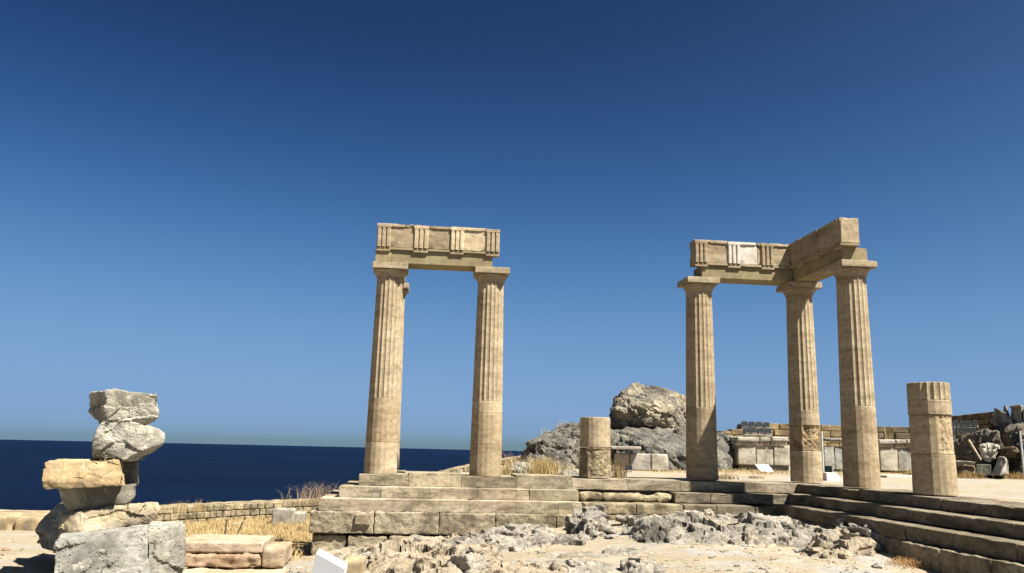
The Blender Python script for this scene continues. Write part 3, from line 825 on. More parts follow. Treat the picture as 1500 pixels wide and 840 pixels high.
# ------------------------------------------------------------------ natural outcrops in front of the steps
def gp(px, py, z=-0.86):
    p = on_z(px, py, z)
    for _ in range(12):
        z = 0.5 * z + 0.5 * zg(p[0], p[1]); p = on_z(px, py, z)
    return p
def outcrop(label, blobs, seed, soil=0.35, res=0.024, cell=1.9, rough=1.0, pieces=30):
    """blobs: (px, py of the foot, width in px, depth m, height m, soil shift). A low shelf, broken in 3D along its surface."""
    C = []
    for px, py, w, dep, h, so in blobs:
        p = gp(px, py); ppm = F_PX / p[1]
        C.append((p[0], p[1] + dep / 2, w / ppm / 2, dep / 2, h, so))
    C = np.array(C)
    x0, x1 = (C[:, 0] - C[:, 2]).min() - 0.25, (C[:, 0] + C[:, 2]).max() + 0.25
    y0, y1 = (C[:, 1] - C[:, 3]).min() - 0.2, min((C[:, 1] + C[:, 3]).max() + 0.2, 18.2)
    xs, ys = np.arange(x0, x1, res), np.arange(y0, y1, res)
    X, Y = np.meshgrid(xs, ys)
    P = np.c_[X.ravel(), Y.ravel(), np.full(X.size, seed * 3.3)]
    xq = P[:, 0] + 0.20 * fbm(P * 1.6, 4); yq = P[:, 1] + 0.20 * fbm(P * 1.6 + 40, 4)
    H = np.full(len(P), -0.16); S = np.zeros(len(P)); wsum = np.full(len(P), 1e-6)
    for cx_, cy_, rx, ry, h, so in C:
        d = np.sqrt(((xq - cx_) / rx) ** 2 + ((yq - cy_) / ry) ** 2)
        b = (h + 0.10) * (1 - sstep(0.55, 1.10, d)) - 0.10 - 0.06 * sstep(1.0, 1.3, d)
        H = np.maximum(H, b)
        k = np.clip(1.2 - d, 0, 1) ** 2; S += so * k; wsum += k
    S = S / wsum
    PW = np.c_[xq * 1.1 + yq * 0.35, yq * 0.75 - xq * 0.3, np.full(len(P), seed)]
    up = sstep(-0.06, 0.06, H)
    f1, f2, idx, tl = worley(PW * cell * 0.8)
    H = H + up * np.clip(H + 0.05, 0, 0.3) * (0.5 * ((idx % 23) / 23.0 - 0.5) + 0.35 * tl)
    Z = zfun(P[:, 0], P[:, 1]) + H
    n_x, n_y = len(xs), len(ys)
    Zg = Z.reshape(n_y, n_x)
    gy_, gx_ = np.gradient(Zg, res)
    N = np.stack([-gx_.ravel(), -gy_.ravel(), np.ones(len(P))], 1); N /= np.linalg.norm(N, axis=1)[:, None]
    V = np.c_[P[:, 0], P[:, 1], Z]
    R = np.array([[0.92, 0.25, 0.30], [-0.2, 0.97, -0.1], [-0.32, 0.03, 0.95]])
    W = V @ R.T * np.array([0.55, 0.75, 2.1]) + seed * 4.7
    W = W + 0.08 * np.stack([fbm(V * 2.5 + k * 11, 3) for k in range(3)], 1)
    f1, f2, idx, tl = worley(W * cell * 1.25)
    D = 0.075 * ((idx % 23) / 23.0 - 0.5) + 0.07 * tl - 0.075 * np.exp(-((f2 - f1) / 0.07) ** 2)
    f1, f2, idx, tl = worley(W * cell * 3.1 + 3)
    D = D + 0.030 * ((idx % 19) / 19.0 - 0.5) + 0.030 * tl - 0.030 * np.exp(-((f2 - f1) / 0.09) ** 2)
    f1, f2, idx, tl = worley(W * cell * 7.5 + 8)
    D = D + 0.010 * ((idx % 13) / 13.0 - 0.5) + 0.012 * tl
    D = D + 0.016 * (ridged(W * 7, 3) - 0.6)
    hole = np.clip(fbm(W * 2.3 + 21, 3) - 0.30, 0, 1)
    D = D - np.clip(hole * 1.0, 0, 0.16)
    V = V + N * (D * up * rough * 0.8)[:, None]
    idm = np.arange(n_x * n_y).reshape(n_y, n_x)
    q = np.stack([idm[:-1, :-1], idm[:-1, 1:], idm[1:, 1:], idm[1:, :-1]], -1).reshape(-1, 4)
    keep = (H[q] > -0.09).any(1)
    q = q[keep]
    # keep the main connected body only
    comp = np.where(np.isin(np.arange(len(V)), q), np.arange(len(V)), -1)
    for _ in range(4000):
        m = comp[q].max(1)
        new = comp.copy()
        np.maximum.at(new, q.ravel(), np.repeat(m, 4))
        new = np.where(new >= 0, np.maximum(new, new[np.clip(new, 0, None)]), -1)
        if (new == comp).all():
            break
        comp = new
    ids, cn = np.unique(comp[comp >= 0], return_counts=True)
    q = q[comp[q[:, 0]] == ids[cn.argmax()]]
    used = np.unique(q)
    rem = np.full(len(V), -1); rem[used] = np.arange(len(used))
    o = obj('limestone_outcrop', (V[used], rem[q]), 'outcrop', None, True, sharp=20)
    slow = np.clip(soil + S + 0.5 * sstep(0.06, -0.04, H), 0, 1)[used]
    a = o.data.attributes.new('soil', 'FLOAT', 'POINT')
    a.data.foreach_set('value', slow.astype(np.float32))
    tag(o, label, 'rock', 'bedrock outcrops before the steps')
    ORG[o.name] = np.array(o.location)
    rr = np.random.RandomState(900 + seed)
    Hg = H.reshape(n_y, n_x); Zt = V[:, 2].reshape(n_y, n_x); Sg = np.clip(soil + S, 0, 1).reshape(n_y, n_x)
    done = []
    tries = 0
    while len(done) < pieces and tries < 4000:
        tries += 1
        ix, iy = rr.randint(2, n_x - 2), rr.randint(2, n_y - 2)
        h_ = Hg[iy, ix]
        if h_ < 0.02 or rr.uniform() > 0.35 + h_ * 2.5:
            continue
        px_, py_ = xs[ix], ys[iy]
        L = rr.uniform(0.2, 0.6) * (0.7 + 1.2 * min(h_, 0.3))
        if any((px_ - u) ** 2 + (py_ - v) ** 2 < ((L + l) * 0.45) ** 2 for u, v, l in done):
            continue
        done.append((px_, py_, L))
        wd, ht = L * rr.uniform(0.5, 0.9), np.clip(L * rr.uniform(0.25, 0.55), 0.06, 0.10 + 0.5 * h_)
        an = rr.normal(0.5, 0.45); ca, sa = math.cos(an), math.sin(an)
        pts = []
        for sx in (-1, 1):
            for sy in (-1, 1):
                for sz in (-1, 1):
                    pts.append((sx * L / 2 * rr.uniform(0.6, 1.1), sy * wd / 2 * rr.uniform(0.6, 1.1), sz * ht / 2 * rr.uniform(0.55, 1.1)))
        for _ in range(4):
            pts.append((rr.uniform(-0.5, 0.5) * L, rr.uniform(-0.5, 0.5) * wd, rr.uniform(-0.5, 0.6) * ht))
        pts = np.array(pts)
        pts[:, 2] += -0.28 * pts[:, 0] + rr.normal(0, 0.12) * pts[:, 1]          # the beds dip to the right
        pts = np.c_[pts[:, 0] * ca - pts[:, 1] * sa, pts[:, 0] * sa + pts[:, 1] * ca, pts[:, 2]]
        pts += np.array([px_, py_, Zt[iy, ix] - ht * rr.uniform(0.15, 0.45)])
        V2, F2 = rock(pts, edge=0.035, smooth_n=1, amp=0.010, freq=6, crag=0.012, crag_freq=4, crack=0.4, seed=seed + len(done))
        p_ = obj('rock_piece', (V2, F2), 'outcrop', o, True, sharp=22)
        at_ = p_.data.attributes.new('soil', 'FLOAT', 'POINT')
        at_.data.foreach_set('value', np.full(len(V2), np.clip(Sg[iy, ix] + rr.uniform(-0.25, 0.2), 0, 1), np.float32))
    return o
outcrop('jagged tan and grey bedrock outcrop below the rough foundation blocks, beside the white sign',
        [(600, 850, 150, 2.6, 0.24, 0.35), (556, 836, 60, 1.2, 0.16, 0.0), (690, 850, 160, 3.2, 0.24, 0.05), (725, 812, 190, 2.6, 0.20, -0.05), (640, 852, 100, 1.4, 0.30, 0.3),
         (520, 812, 130, 1.6, 0.05, 0.3), (640, 806, 140, 2.0, 0.10, 0.3), (790, 806, 130, 1.8, 0.15, -0.1), (755, 850, 130, 1.6, 0.10, 0.5), (590, 808, 140, 1.6, 0.08, 0.35), (770, 790, 110, 1.4, 0.12, -0.1)], 1, 0.42, pieces=24)
outcrop('upright grey hump of bedrock against the broken steps behind a patch of sand',
        [(868, 790, 66, 1.3, 0.34, -0.3), (828, 772, 44, 0.9, 0.18, -0.3), (838, 800, 90, 1.2, 0.12, -0.1), (880, 778, 46, 1.2, 0.32, -0.3)], 2, 0.28, rough=1.0, pieces=22)
outcrop('small dark grey rock hump at the foot of the broken steps', [(932, 773, 40, 0.7, 0.20, -0.35), (955, 768, 70, 1.0, 0.10, -0.3)], 3, 0.22, pieces=10)
outcrop('long dark grey ridge of craggy bedrock before the inner corner of the steps',
        [(1005, 800, 130, 2.2, 0.24, -0.3), (1050, 803, 130, 2.4, 0.21, -0.2), (1120, 805, 140, 2.6, 0.20, -0.15), (1180, 806, 120, 2.2, 0.20, -0.2), (1230, 802, 120, 2.2, 0.15, 0.0),
         (1150, 785, 190, 2.6, 0.15, -0.1), (1070, 778, 190, 2.2, 0.11, -0.1), (1110, 762, 190, 1.2, 0.07, -0.2), (1190, 780, 190, 2.0, 0.10, -0.1), (1255, 792, 110, 1.8, 0.12, 0.15)], 4, 0.42, pieces=24)
outcrop('pale rounded bedrock knoll with a dark hollow beside the side steps',
        [(1316, 812, 66, 1.0, 0.30, -0.3), (1270, 814, 100, 1.3, 0.20, 0.35), (1290, 802, 100, 1.2, 0.22, 0.1), (1225, 820, 110, 0.8, 0.09, 0.5)], 5, 0.33, pieces=22)
outcrop('flat low bedrock slab with a dark broken end lying in the sand',
        [(860, 852, 190, 2.2, 0.07, -0.1), (945, 848, 56, 1.0, 0.15, -0.3), (920, 818, 90, 1.0, 0.05, -0.1), (800, 856, 140, 1.8, 0.09, 0.4), (850, 820, 150, 1.0, 0.04, 0.0)], 6, 0.36, rough=0.7, pieces=7)

# ------------------------------------------------------------------ balanced stone pile on the left
GR = 'stones of the balanced pile'
def pile_stone(label, pts, mat, **kw):
    tn = kw.pop('tn', (1, 1, 1)); mode = kw.pop('raw', False)
    P = np.array(pts) if mode else px_pts(pts)
    return tag(obj('pile_stone', rock(P, **kw), mat, None, True, tn, sharp=24), label, 'stone', GR)
pile_stone('big grey squared block lying lowest in front of the stone pile',
           [(77, 850, 9.55), (82, 796, 9.6), (98, 791, 9.75), (216, 773, 10.35), (217, 845, 10.35), (80, 860, 9.55), (90, 783, 10.5), (100, 782, 10.6), (225, 768, 11.0), (225, 830, 11.0), (85, 840, 10.5)],
           'grey', edge=0.028, smooth_n=2, amp=0.015, freq=2.5, crag=0.02, crag_freq=1.5, crack=0.12, seed=1, tn=(0.92, 0.92, 0.93))
pile_stone('narrow grey upright block butted against the big squared block of the stone pile',
           [(217, 845, 10.37), (217, 774, 10.37), (268, 768, 10.75), (272, 770, 10.8), (270, 850, 10.75), (222, 765, 11.1), (268, 764, 11.2), (270, 840, 11.2), (222, 840, 11.1)],
           'grey', edge=0.028, smooth_n=2, amp=0.012, freq=3, crag=0.02, crag_freq=1.5, crack=0.12, seed=2, tn=(1.02, 1.0, 0.96))
pile_stone('dark shaded boulder at the back foot of the stone pile',
           [(50, 797, 12.3), (60, 765, 12.2), (84, 738, 12.3), (110, 735, 12.4), (190, 740, 12.3), (215, 765, 12.1), (215, 815, 11.6), (90, 815, 11.6), (70, 800, 12.8), (180, 790, 12.9), (100, 740, 12.8), (180, 742, 12.8)],
           'grey', edge=0.06, smooth_n=2, amp=0.05, freq=2, crag=0.03, seed=3, tn=(0.85, 0.82, 0.78))
pile_stone('long rough cream stone lying just above the grey blocks of the pile',
           [(87, 770, 10.95), (93, 755, 10.95), (120, 747, 10.9), (175, 744, 10.95), (200, 738, 11.1), (230, 738, 11.3), (234, 748, 11.3), (222, 765, 11.25), (165, 775, 10.9), (120, 788, 10.8), (98, 786, 10.85),
            (95, 765, 11.6), (225, 745, 11.8), (210, 770, 11.8), (110, 785, 11.6)],
           'orange', edge=0.026, smooth_n=2, amp=0.04, freq=3, crag=0.035, crag_freq=1.5, crack=0.12, seed=4, tn=(1.0, 1.12, 1.35))
pile_stone('grey tapering wedge stone carrying the ochre slab of the pile',
           [(86, 716, 11.0), (90, 733, 11.0), (100, 748, 11.05), (140, 746, 11.0), (185, 738, 11.1), (198, 727, 11.2), (201, 708, 11.2), (150, 712, 10.95), (90, 714, 11.6), (200, 708, 11.8), (190, 735, 11.7), (105, 745, 11.6)],
           'grey', edge=0.026, smooth_n=2, amp=0.03, freq=3, seed=5, strat=0.02, strat_f=8, strat_dir=(0.7, 0.1, 0.7), tn=(1.05, 1.0, 0.93))
pile_stone('flat ochre yellow slab jutting out to one side of the stone pile',
           [(62, 714, 10.75), (61, 705, 10.72), (66, 678, 10.8), (72, 676, 10.8), (174, 674, 10.85), (175, 695, 10.8), (181, 697, 10.8), (182, 711, 10.8), (66, 718, 10.75), (75, 676, 11.35), (178, 675, 11.4), (180, 708, 11.4), (75, 714, 11.35)],
           'orange', edge=0.026, smooth_n=1, amp=0.02, freq=4, crag=0.012, crag_freq=2.2, crack=0.0, seed=66)
pile_stone('dark little slab tucked behind the ochre slab of the pile',
           [(172, 712, 11.45), (172, 677, 11.45), (203, 676, 11.5), (203, 692, 11.5), (202, 712, 11.5), (172, 710, 11.9), (203, 710, 11.9), (203, 678, 11.9), (172, 678, 11.9)],
           'grey', edge=0.05, smooth_n=2, amp=0.015, freq=4, seed=7, tn=(0.8, 0.78, 0.75))
pile_stone('blunt grey boulder with a pointed snout, second from the top of the pile',
           [(136, 672, 10.95), (136, 655, 10.9), (143, 628, 10.9), (152, 617, 10.95), (180, 616, 10.95), (205, 620, 10.95), (232, 629, 11.1), (240, 636, 11.2), (239, 649, 11.2), (225, 655, 11.05), (204, 664, 11.0), (183, 675, 10.9),
            (140, 674, 11.5), (150, 620, 11.5), (215, 626, 11.5), (230, 650, 11.4), (203, 676, 11.6), (201, 677, 11.3)],
           'grey', edge=0.026, smooth_n=2, amp=0.025, freq=3, crag=0.024, crag_freq=1.5, crack=0.12, seed=8, tn=(1.12, 1.1, 1.05))
pile_stone('flat topped grey stone crowning the balanced pile',
           [(130, 603, 11.35), (131, 580, 11.35), (135, 575, 11.3), (155, 573, 10.95), (157, 573, 10.93), (232, 578, 11.1), (232, 594, 11.1), (226, 610, 11.1), (210, 621, 11.15), (190, 619, 11.05), (158, 615, 10.95), (148, 619, 11.0),
            (140, 610, 11.5), (135, 577, 11.7), (228, 579, 11.7), (220, 608, 11.6), (155, 617, 11.6)],
           'grey', edge=0.026, smooth_n=1, amp=0.022, freq=3, crag=0.035, crag_freq=1.5, crack=0.12, seed=9, tn=(1.16, 1.12, 1.05))

# ------------------------------------------------------------------ low ledges and slabs on the left
t = thing('stone_ledge', 'low ledge of worn ochre stones at the cliff edge behind the pile', 'ledge', tuple(on_y(20, 775, 16.4)))
xs_ = [px_x(-60, 770, 16.4), px_x(20, 770, 16.4), px_x(62, 770, 16.4), px_x(90, 770, 16.4)]
for i in range(3):
    obj('ledge_stone', block(xs_[i] + 0.015, xs_[i + 1] - 0.015, 16.3 + 0.05 * i, 17.1, -1.15, on_y(20, 758, 16.4)[2] + 0.03 * (i == 0), r=0.06, cell=0.06, amp=0.05, freq=3, seed=200 + i), 'orange', t, True, (1.0, 1.02, 1.1))
obj('ledge_stone', block(xs_[0], xs_[2] - 0.1, 16.75, 17.5, -1.1, on_y(20, 751, 16.9)[2], r=0.04, cell=0.08, amp=0.03, freq=3, seed=205), 'orange', t, True, (1.05, 1.08, 1.2))

t = thing('slab_footing', 'remains of a low footing of pinkish slabs in two courses beside the grey blocks', 'footing', tuple(on_z(340, 830, -1.1)))
za = on_y(330, 793, 11.9)[2]
sl = [(262, 385, 11.75, 12.75, za, za - 0.15, 0.0), (383, 419, 11.85, 12.6, za - 0.08, za - 0.28, 0.0)]
obj('slab', block(px_x(255, 800, 11.8), px_x(385, 800, 11.8), 11.8, 12.75, za - 0.14, za, r=0.022, cell=0.03, amp=0.02, freq=6, wear=1.0, seed=210), 'slab', t, True, (1.15, 1.2, 1.25))
obj('slab', block(px_x(386, 800, 11.75), px_x(419, 800, 11.75), 11.65, 12.4, za - 0.30, za - 0.045, r=0.04, cell=0.03, amp=0.035, freq=6, wear=1.0, seed=211), 'slab', t, True)
obj('slab', block(px_x(250, 815, 11.7), px_x(384, 815, 11.7), 11.66, 12.6, za - 0.30, za - 0.155, r=0.03, cell=0.03, amp=0.06, freq=9, wear=1.0, seed=212), 'slab', t, True, (0.85, 0.8, 0.75))
obj('slab', block(px_x(250, 830, 11.1), px_x(408, 830, 11.1), 11.0, 11.9, -1.35, za - 0.32, r=0.04, cell=0.035, amp=0.03, freq=5, wear=1.0, seed=213), 'slab', t, True, (1.12, 1.15, 1.15))

tag(obj('pale_block', block(px_x(503, 822, 11.6), px_x(535, 822, 11.6), 11.4, 12.0, -1.2, on_y(520, 820, 11.5)[2], r=0.04, cell=0.06, amp=0.025, freq=4, seed=220), 'orange', None, True, (1.05, 1.1, 1.2)),
    'small pale squared stone in the dust just behind the white sign', 'stone')
for i, (a, b, y, tp) in enumerate([(398, 430, 33.0, 746), (430, 446, 33.2, 751)]):
    tag(obj('fallen_block', block(px_x(a, 755, y), px_x(b, 755, y), y, y + 0.8, on_y(a, 766, y)[2] - 0.2, on_y(a, tp, y)[2], r=0.06, cell=0.12, amp=0.05, freq=2, seed=225 + i), 'marble', None, True, (0.8, 0.8, 0.8)),
        ['wide pale grey block in the dry grass below the parapet', 'small whitish block in the dry grass below the parapet'][i], 'stone')

# ------------------------------------------------------------------ parapet wall along the cliff edge
t = thing('parapet_wall', 'long low masonry parapet of squared tan stones along the sea cliff', 'wall', tuple(WALL[3] - np.array([0, 0, 1.2])))
seg = np.linalg.norm(np.diff(WALL[:, :2], axis=0), axis=1)
S_ = np.concatenate([[0], np.cumsum(seg)])
def wall_at(s):
    return np.array([np.interp(s, S_, WALL[:, k]) for k in range(3)])
protos = []
for k in range(6):
    V_, Q_ = block(-0.5, 0.5, -0.25, 0.25, -0.5, 0.5, r=0.09, cell=0.5, amp=0.05, freq=2, seed=300 + k)
    me = tri_mesh('stone', V_, Q_, True); me.materials.append(M['coarse']); protos.append(me)
rw = random.Random(11)
cnt = 0
for course in range(4):
    s = S_[1] + rw.uniform(0, 0.4)
    while s < S_[-1] - 0.4:
        w = rw.uniform(0.26, 0.52)
        p = wall_at(s + w / 2); q = wall_at(s + w / 2 + 0.1); d = q - p
        hgt = 0.25
        near = s < S_[6]
        if (course < 4 if s < S_[5] else course < 2) and cnt < 298:
            o = bpy.data.objects.new('stone', protos[rw.randrange(6)])
            COL.objects.link(o); o.parent = t
            o.location = p - ORG[t.name] + np.array([0, rw.uniform(-0.03, 0.03), -hgt * (course + 0.5)])
            o.rotation_euler = (0, 0, math.atan2(d[1], d[0]))
            o.scale = (w - 0.025, 1.0, hgt - 0.02)
            k = rw.uniform(0.8, 1.15); o.color = (k, k, k * rw.uniform(0.92, 1.0), 1)
            cnt += 1
        s += w
core, cq = [], []
for i, s in enumerate(np.linspace(S_[0], S_[-1], 60)):
    p = wall_at(s)
    core += [(p[0], p[1] - 0.16, p[2] - 2.2), (p[0], p[1] - 0.16, p[2] - 0.02), (p[0] - 0.2, p[1] + 0.45, p[2] - 0.02), (p[0] - 0.2, p[1] + 0.45, p[2] - 2.2)]
    if i:
        b = (i - 1) * 4
        cq += [[b + k, b + (k + 1) % 4, b + 4 + (k + 1) % 4, b + 4 + k][::-1] for k in range(4)]
obj('wall_core', (core, cq), 'coarse', t, False, (0.85, 0.82, 0.78))
cop, cq = [], []
for i, s in enumerate(np.linspace(S_[0], S_[-1], 120)):
    p = wall_at(s); e = 0.02 * rw.uniform(-1, 1)
    cop += [(p[0], p[1] - 0.30, p[2] - 0.045 + e), (p[0], p[1] - 0.30, p[2] + 0.03 + e), (p[0] - 0.2, p[1] + 0.5, p[2] + 0.03 + e), (p[0] - 0.2, p[1] + 0.5, p[2] - 0.045 + e)]
    if i:
        b = (i - 1) * 4
        cq += [[b + k, b + (k + 1) % 4, b + 4 + (k + 1) % 4, b + 4 + k][::-1] for k in range(4)]
obj('coping', (cop, cq), 'coarse', t, False, (1.15, 1.13, 1.08))

# ------------------------------------------------------------------ boulders and ruins behind the colonnade
tag(obj('boulder', rock(px_pts([(892, 612, 31), (896, 590, 31.2), (912, 574, 31.5), (938, 565, 31.8), (962, 566, 32), (990, 573, 32), (1012, 590, 32), (1020, 625, 32), (1008, 660, 31.5), (940, 640, 30.6), (905, 640, 30.8), (895, 630, 31),
                              (905, 600, 30.0), (950, 590, 29.6), (990, 600, 29.8), (1005, 640, 29.9), (945, 625, 29.7), (905, 585, 34), (960, 570, 34.5), (1005, 590, 34), (1005, 650, 34), (905, 640, 34)]),
                    edge=0.07, smooth_n=8, amp=0.22, freq=0.8, crag=0.075, crag_freq=1.3, seed=11, strat=0.07, strat_f=5.5, strat_dir=(0.6, 0.2, 0.8)), 'boulder', None, True, (0.88, 0.84, 0.78), sharp=24),
    'huge weathered boulder rising against the sky behind the colonnade', 'boulder', 'crags behind the colonnade')
tag(obj('boulder', rock(px_pts([(872, 640, 30), (890, 628, 30), (925, 628, 29.5), (1000, 640, 29.5), (1040, 640, 30), (1074, 640, 31), (1082, 665, 31), (1085, 695, 31), (870, 698, 28.8), (950, 698, 28.0), (1010, 697, 28.2), (1060, 696, 29), (940, 650, 28.5), (1000, 665, 28.3), (870, 660, 33), (1080, 660, 33.5), (870, 698, 33), (1085, 698, 33.5)]),
                    edge=0.075, smooth_n=5, amp=0.16, freq=1.0, crag=0.05, crag_freq=1.4, seed=12, strat=0.07, strat_f=9, strat_dir=(0.7, 0.3, 0.7)), 'boulder', None, True, (0.6, 0.61, 0.63), sharp=24),
    'broad low grey crag forming the bed under the huge boulder', 'boulder', 'crags behind the colonnade')
tag(obj('boulder', rock(px_pts([(764, 695, 25.5), (763, 668, 25.8), (768, 655, 25.8), (778, 645, 26), (795, 638, 26.5), (820, 630, 27), (845, 618, 27.5), (880, 616, 28), (905, 640, 28), (905, 700, 27), (800, 702, 24.6), (850, 702, 24.8), (810, 650, 25.0), (850, 650, 25.2), (780, 690, 24.8), (765, 698, 28.5), (900, 640, 30.5), (800, 642, 29), (900, 700, 30)]),
                    edge=0.07, smooth_n=4, amp=0.18, freq=1.1, crag=0.08, crag_freq=1.3, seed=13, strat=0.05, strat_f=6), 'boulder', None, True, (0.68, 0.67, 0.66), sharp=24),
    'dark wedge shaped crag sloping up beside the column stump', 'boulder', 'crags behind the colonnade')
for i, L in enumerate([[(738, 700, 22.5), (740, 686, 22.6), (765, 680, 22.8), (800, 688, 22.8), (806, 700, 22.4), (745, 700, 23.8), (800, 700, 23.8), (765, 684, 23.6)],
                       [(806, 702, 21.9), (810, 690, 22.0), (835, 686, 22.2), (862, 692, 22.2), (866, 704, 21.9), (810, 702, 23.2), (862, 702, 23.2), (835, 690, 23.0)]]):
    tag(obj('boulder', rock(px_pts(L), edge=0.05, smooth_n=3, amp=0.07, freq=2.4, crag=0.06, crag_freq=2.5, seed=20 + i), 'boulder', None, True, (1.15, 1.15, 1.15), sharp=24),
        ['small grey rock with straw beside it, peeping over the stylobate', 'small cracked grey rock hard by the column stump'][i], 'rock')

# rows of standing marble bases at the back of the terrace
def base_row(label, y, px_edges, top, bot, mat='marble', tints=None, cornice=None, footing=True, dep=0.7, cor_py=None):
    cx_ = px_x((px_edges[0] + px_edges[-1]) / 2, bot, y)
    t = thing('statue_base', label, 'base', (cx_, y + dep / 2, -0.05), 'marble bases at the back of the terrace')
    z1, z0 = on_y(px_edges[0], top, y)[2], on_y(px_edges[0], bot, y)[2]
    for i in range(len(px_edges) - 1):
        xa, xb = px_x(px_edges[i], bot, y), px_x(px_edges[i + 1], bot, y)
        obj('orthostat', block(xa + 0.012, xb - 0.012, y + 0.02 * (i % 2), y + dep, z0, z1, r=0.03, cell=0.12, amp=0.02, freq=2.5, seed=y + i, chip=0.05), mat, t, True, (tints or [(1, 1, 1)] * 9)[i])
    if footing:
        obj('footing', block(px_x(px_edges[0], bot, y) + 0.1, px_x(px_edges[-1], bot, y) - 0.02, y + 0.12, y + dep, -0.15, z0 - 0.004, r=0.03, cell=0.2, amp=0.02, seed=y), 'grey', t, True, (0.7, 0.68, 0.65))
    if cornice:
        for i, (a, b, t_, b_) in enumerate(cornice):
            xa, xb = px_x(a, b_, y), px_x(b, b_, y)
            zt, zb = on_y(a, t_, y)[2], on_y(a, b_, y)[2]
            obj('cornice', join(block(xa + 0.01, xb - 0.01, y - 0.02, y + dep, max(zb, z1 + 0.004), zb + (zt - zb) * 0.45, r=0.03, cell=0.1, amp=0.025, freq=3, seed=i),
                                block(xa + 0.005, xb - 0.005, y - 0.12, y + dep + 0.1, zb + (zt - zb) * 0.40, zt, r=0.04, cell=0.1, amp=0.03, freq=3, seed=i + 3)), mat, t, True)
    return t
base_row('low wall of three upright marble slabs at the foot of the big boulder', 27.0, [899, 922.5, 954, 980], 664, 689, tints=[(1.05, 1.02, 0.98), (0.95, 0.95, 0.97), (1.1, 1.08, 1.05)], footing=False)
tag(obj('broken_slab', block(px_x(893, 660, 26.9), px_x(938, 660, 26.9), 26.75, 27.5, on_y(915, 660, 26.9)[2] + 0.02, on_y(915, 655, 26.9)[2] + 0.02, r=0.03, cell=0.1, amp=0.02, freq=3, seed=401), 'marble', None, True, (0.95, 0.92, 0.88)),
    'thin broken marble slab lying along the top of the three-slab wall', 'slab')
base_row('moulded marble base of three square panels under the floodlight bank', 30.0, [1081, 1108, 1134, 1159], 652, 681, cornice=[(1079, 1111, 640, 651), (1112, 1128, 641, 651), (1129, 1153, 640, 651)],
         tints=[(1.05, 1.02, 0.97), (0.98, 0.95, 0.92), (1.05, 1.02, 0.96)])
base_row('base of two slim grey slabs next to the steel pipe', 31.0, [1208, 1224, 1240], 654, 688, mat='grey', tints=[(1.15, 1.15, 1.15), (0.9, 0.92, 0.95)], cornice=[(1206, 1240, 642, 646.5)])
base_row('marble base with one veined square panel and a darker slab under a broken moulding', 31.0, [1290, 1317, 1337], 656, 690, tints=[(1.1, 1.07, 1.03), (0.72, 0.74, 0.76)],
         cornice=[(1286, 1310, 644, 655), (1311, 1326, 644, 655), (1327, 1340, 644, 655)])
tag(obj('threshold_slab', block(px_x(1286, 700, 25.5), px_x(1345, 700, 25.5), 25.0, 26.2, -0.08, 0.03, r=0.02, cell=0.2, amp=0.01, seed=410), 'plaster', None, True, (1.05, 1.03, 1.0)), 'long pale slab lying flat on the terrace before the marble bases', 'slab')

# far rampart
t = thing('rampart_wall', 'brown fortress wall along the back of the terrace', 'wall', (14, 44, 0.4))
top_px = [(1046, 634), (1062, 631), (1089, 627), (1090, 620), (1158, 621), (1204, 622), (1238, 624), (1288, 624.5), (1336, 625), (1372, 626)]
TW = np.array([on_y(a, b, 44.0) for a, b in top_px])
protos = []
for k in range(5):
    V_, Q_ = block(-0.5, 0.5, -0.3, 0.3, -0.5, 0.5, r=0.06, cell=0.5, amp=0.07, freq=2, seed=500 + k)
    me = tri_mesh('stone', V_, Q_, True); me.materials.append(M['rampart']); protos.append(me)
zrow = [2.6, 2.22, 1.86, 1.5, 1.14]
for r_, zc in enumerate([2.35, 2.02, 1.69, 1.36, 1.03]):
    x = TW[0, 0] + rw.uniform(0, 0.4)
    while x < TW[-1, 0]:
        w = rw.uniform(0.5, 1.0)
        ztop = np.interp(x + w / 2, TW[:, 0], TW[:, 2])
        if zc - 0.12 < ztop:
            o = bpy.data.objects.new('stone', protos[rw.randrange(5)]); COL.objects.link(o); o.parent = t
            hz = min(0.33, ztop - (zc - 0.165))
            o.location = np.array([x + w / 2, 44.0 + rw.uniform(-0.05, 0.05), zc - 0.165 + hz / 2]) - ORG[t.name]
            o.scale = (w - 0.03, 1, hz - 0.025)
            k = rw.uniform(0.75, 1.2)
            o.color = (k * 1.2, k * 1.15, k, 1) if x < TW[6, 0] else (k * 0.6, k * 0.6, k * 0.62, 1)
        x += w
V_, Q_ = [], []
for i, (x, y, z) in enumerate(TW):
    V_ += [(x, 44.1, 0.0), (x, 44.1, z - 0.05), (x, 45.0, z - 0.05), (x, 45.0, 0.0)]
    if i:
        b = (i - 1) * 4
        Q_ += [[b + k, b + 4 + k, b + 4 + (k + 1) % 4, b + (k + 1) % 4] for k in range(4)]
obj('wall_core', (V_, Q_), 'rampart', t, False, (0.8, 0.8, 0.8))

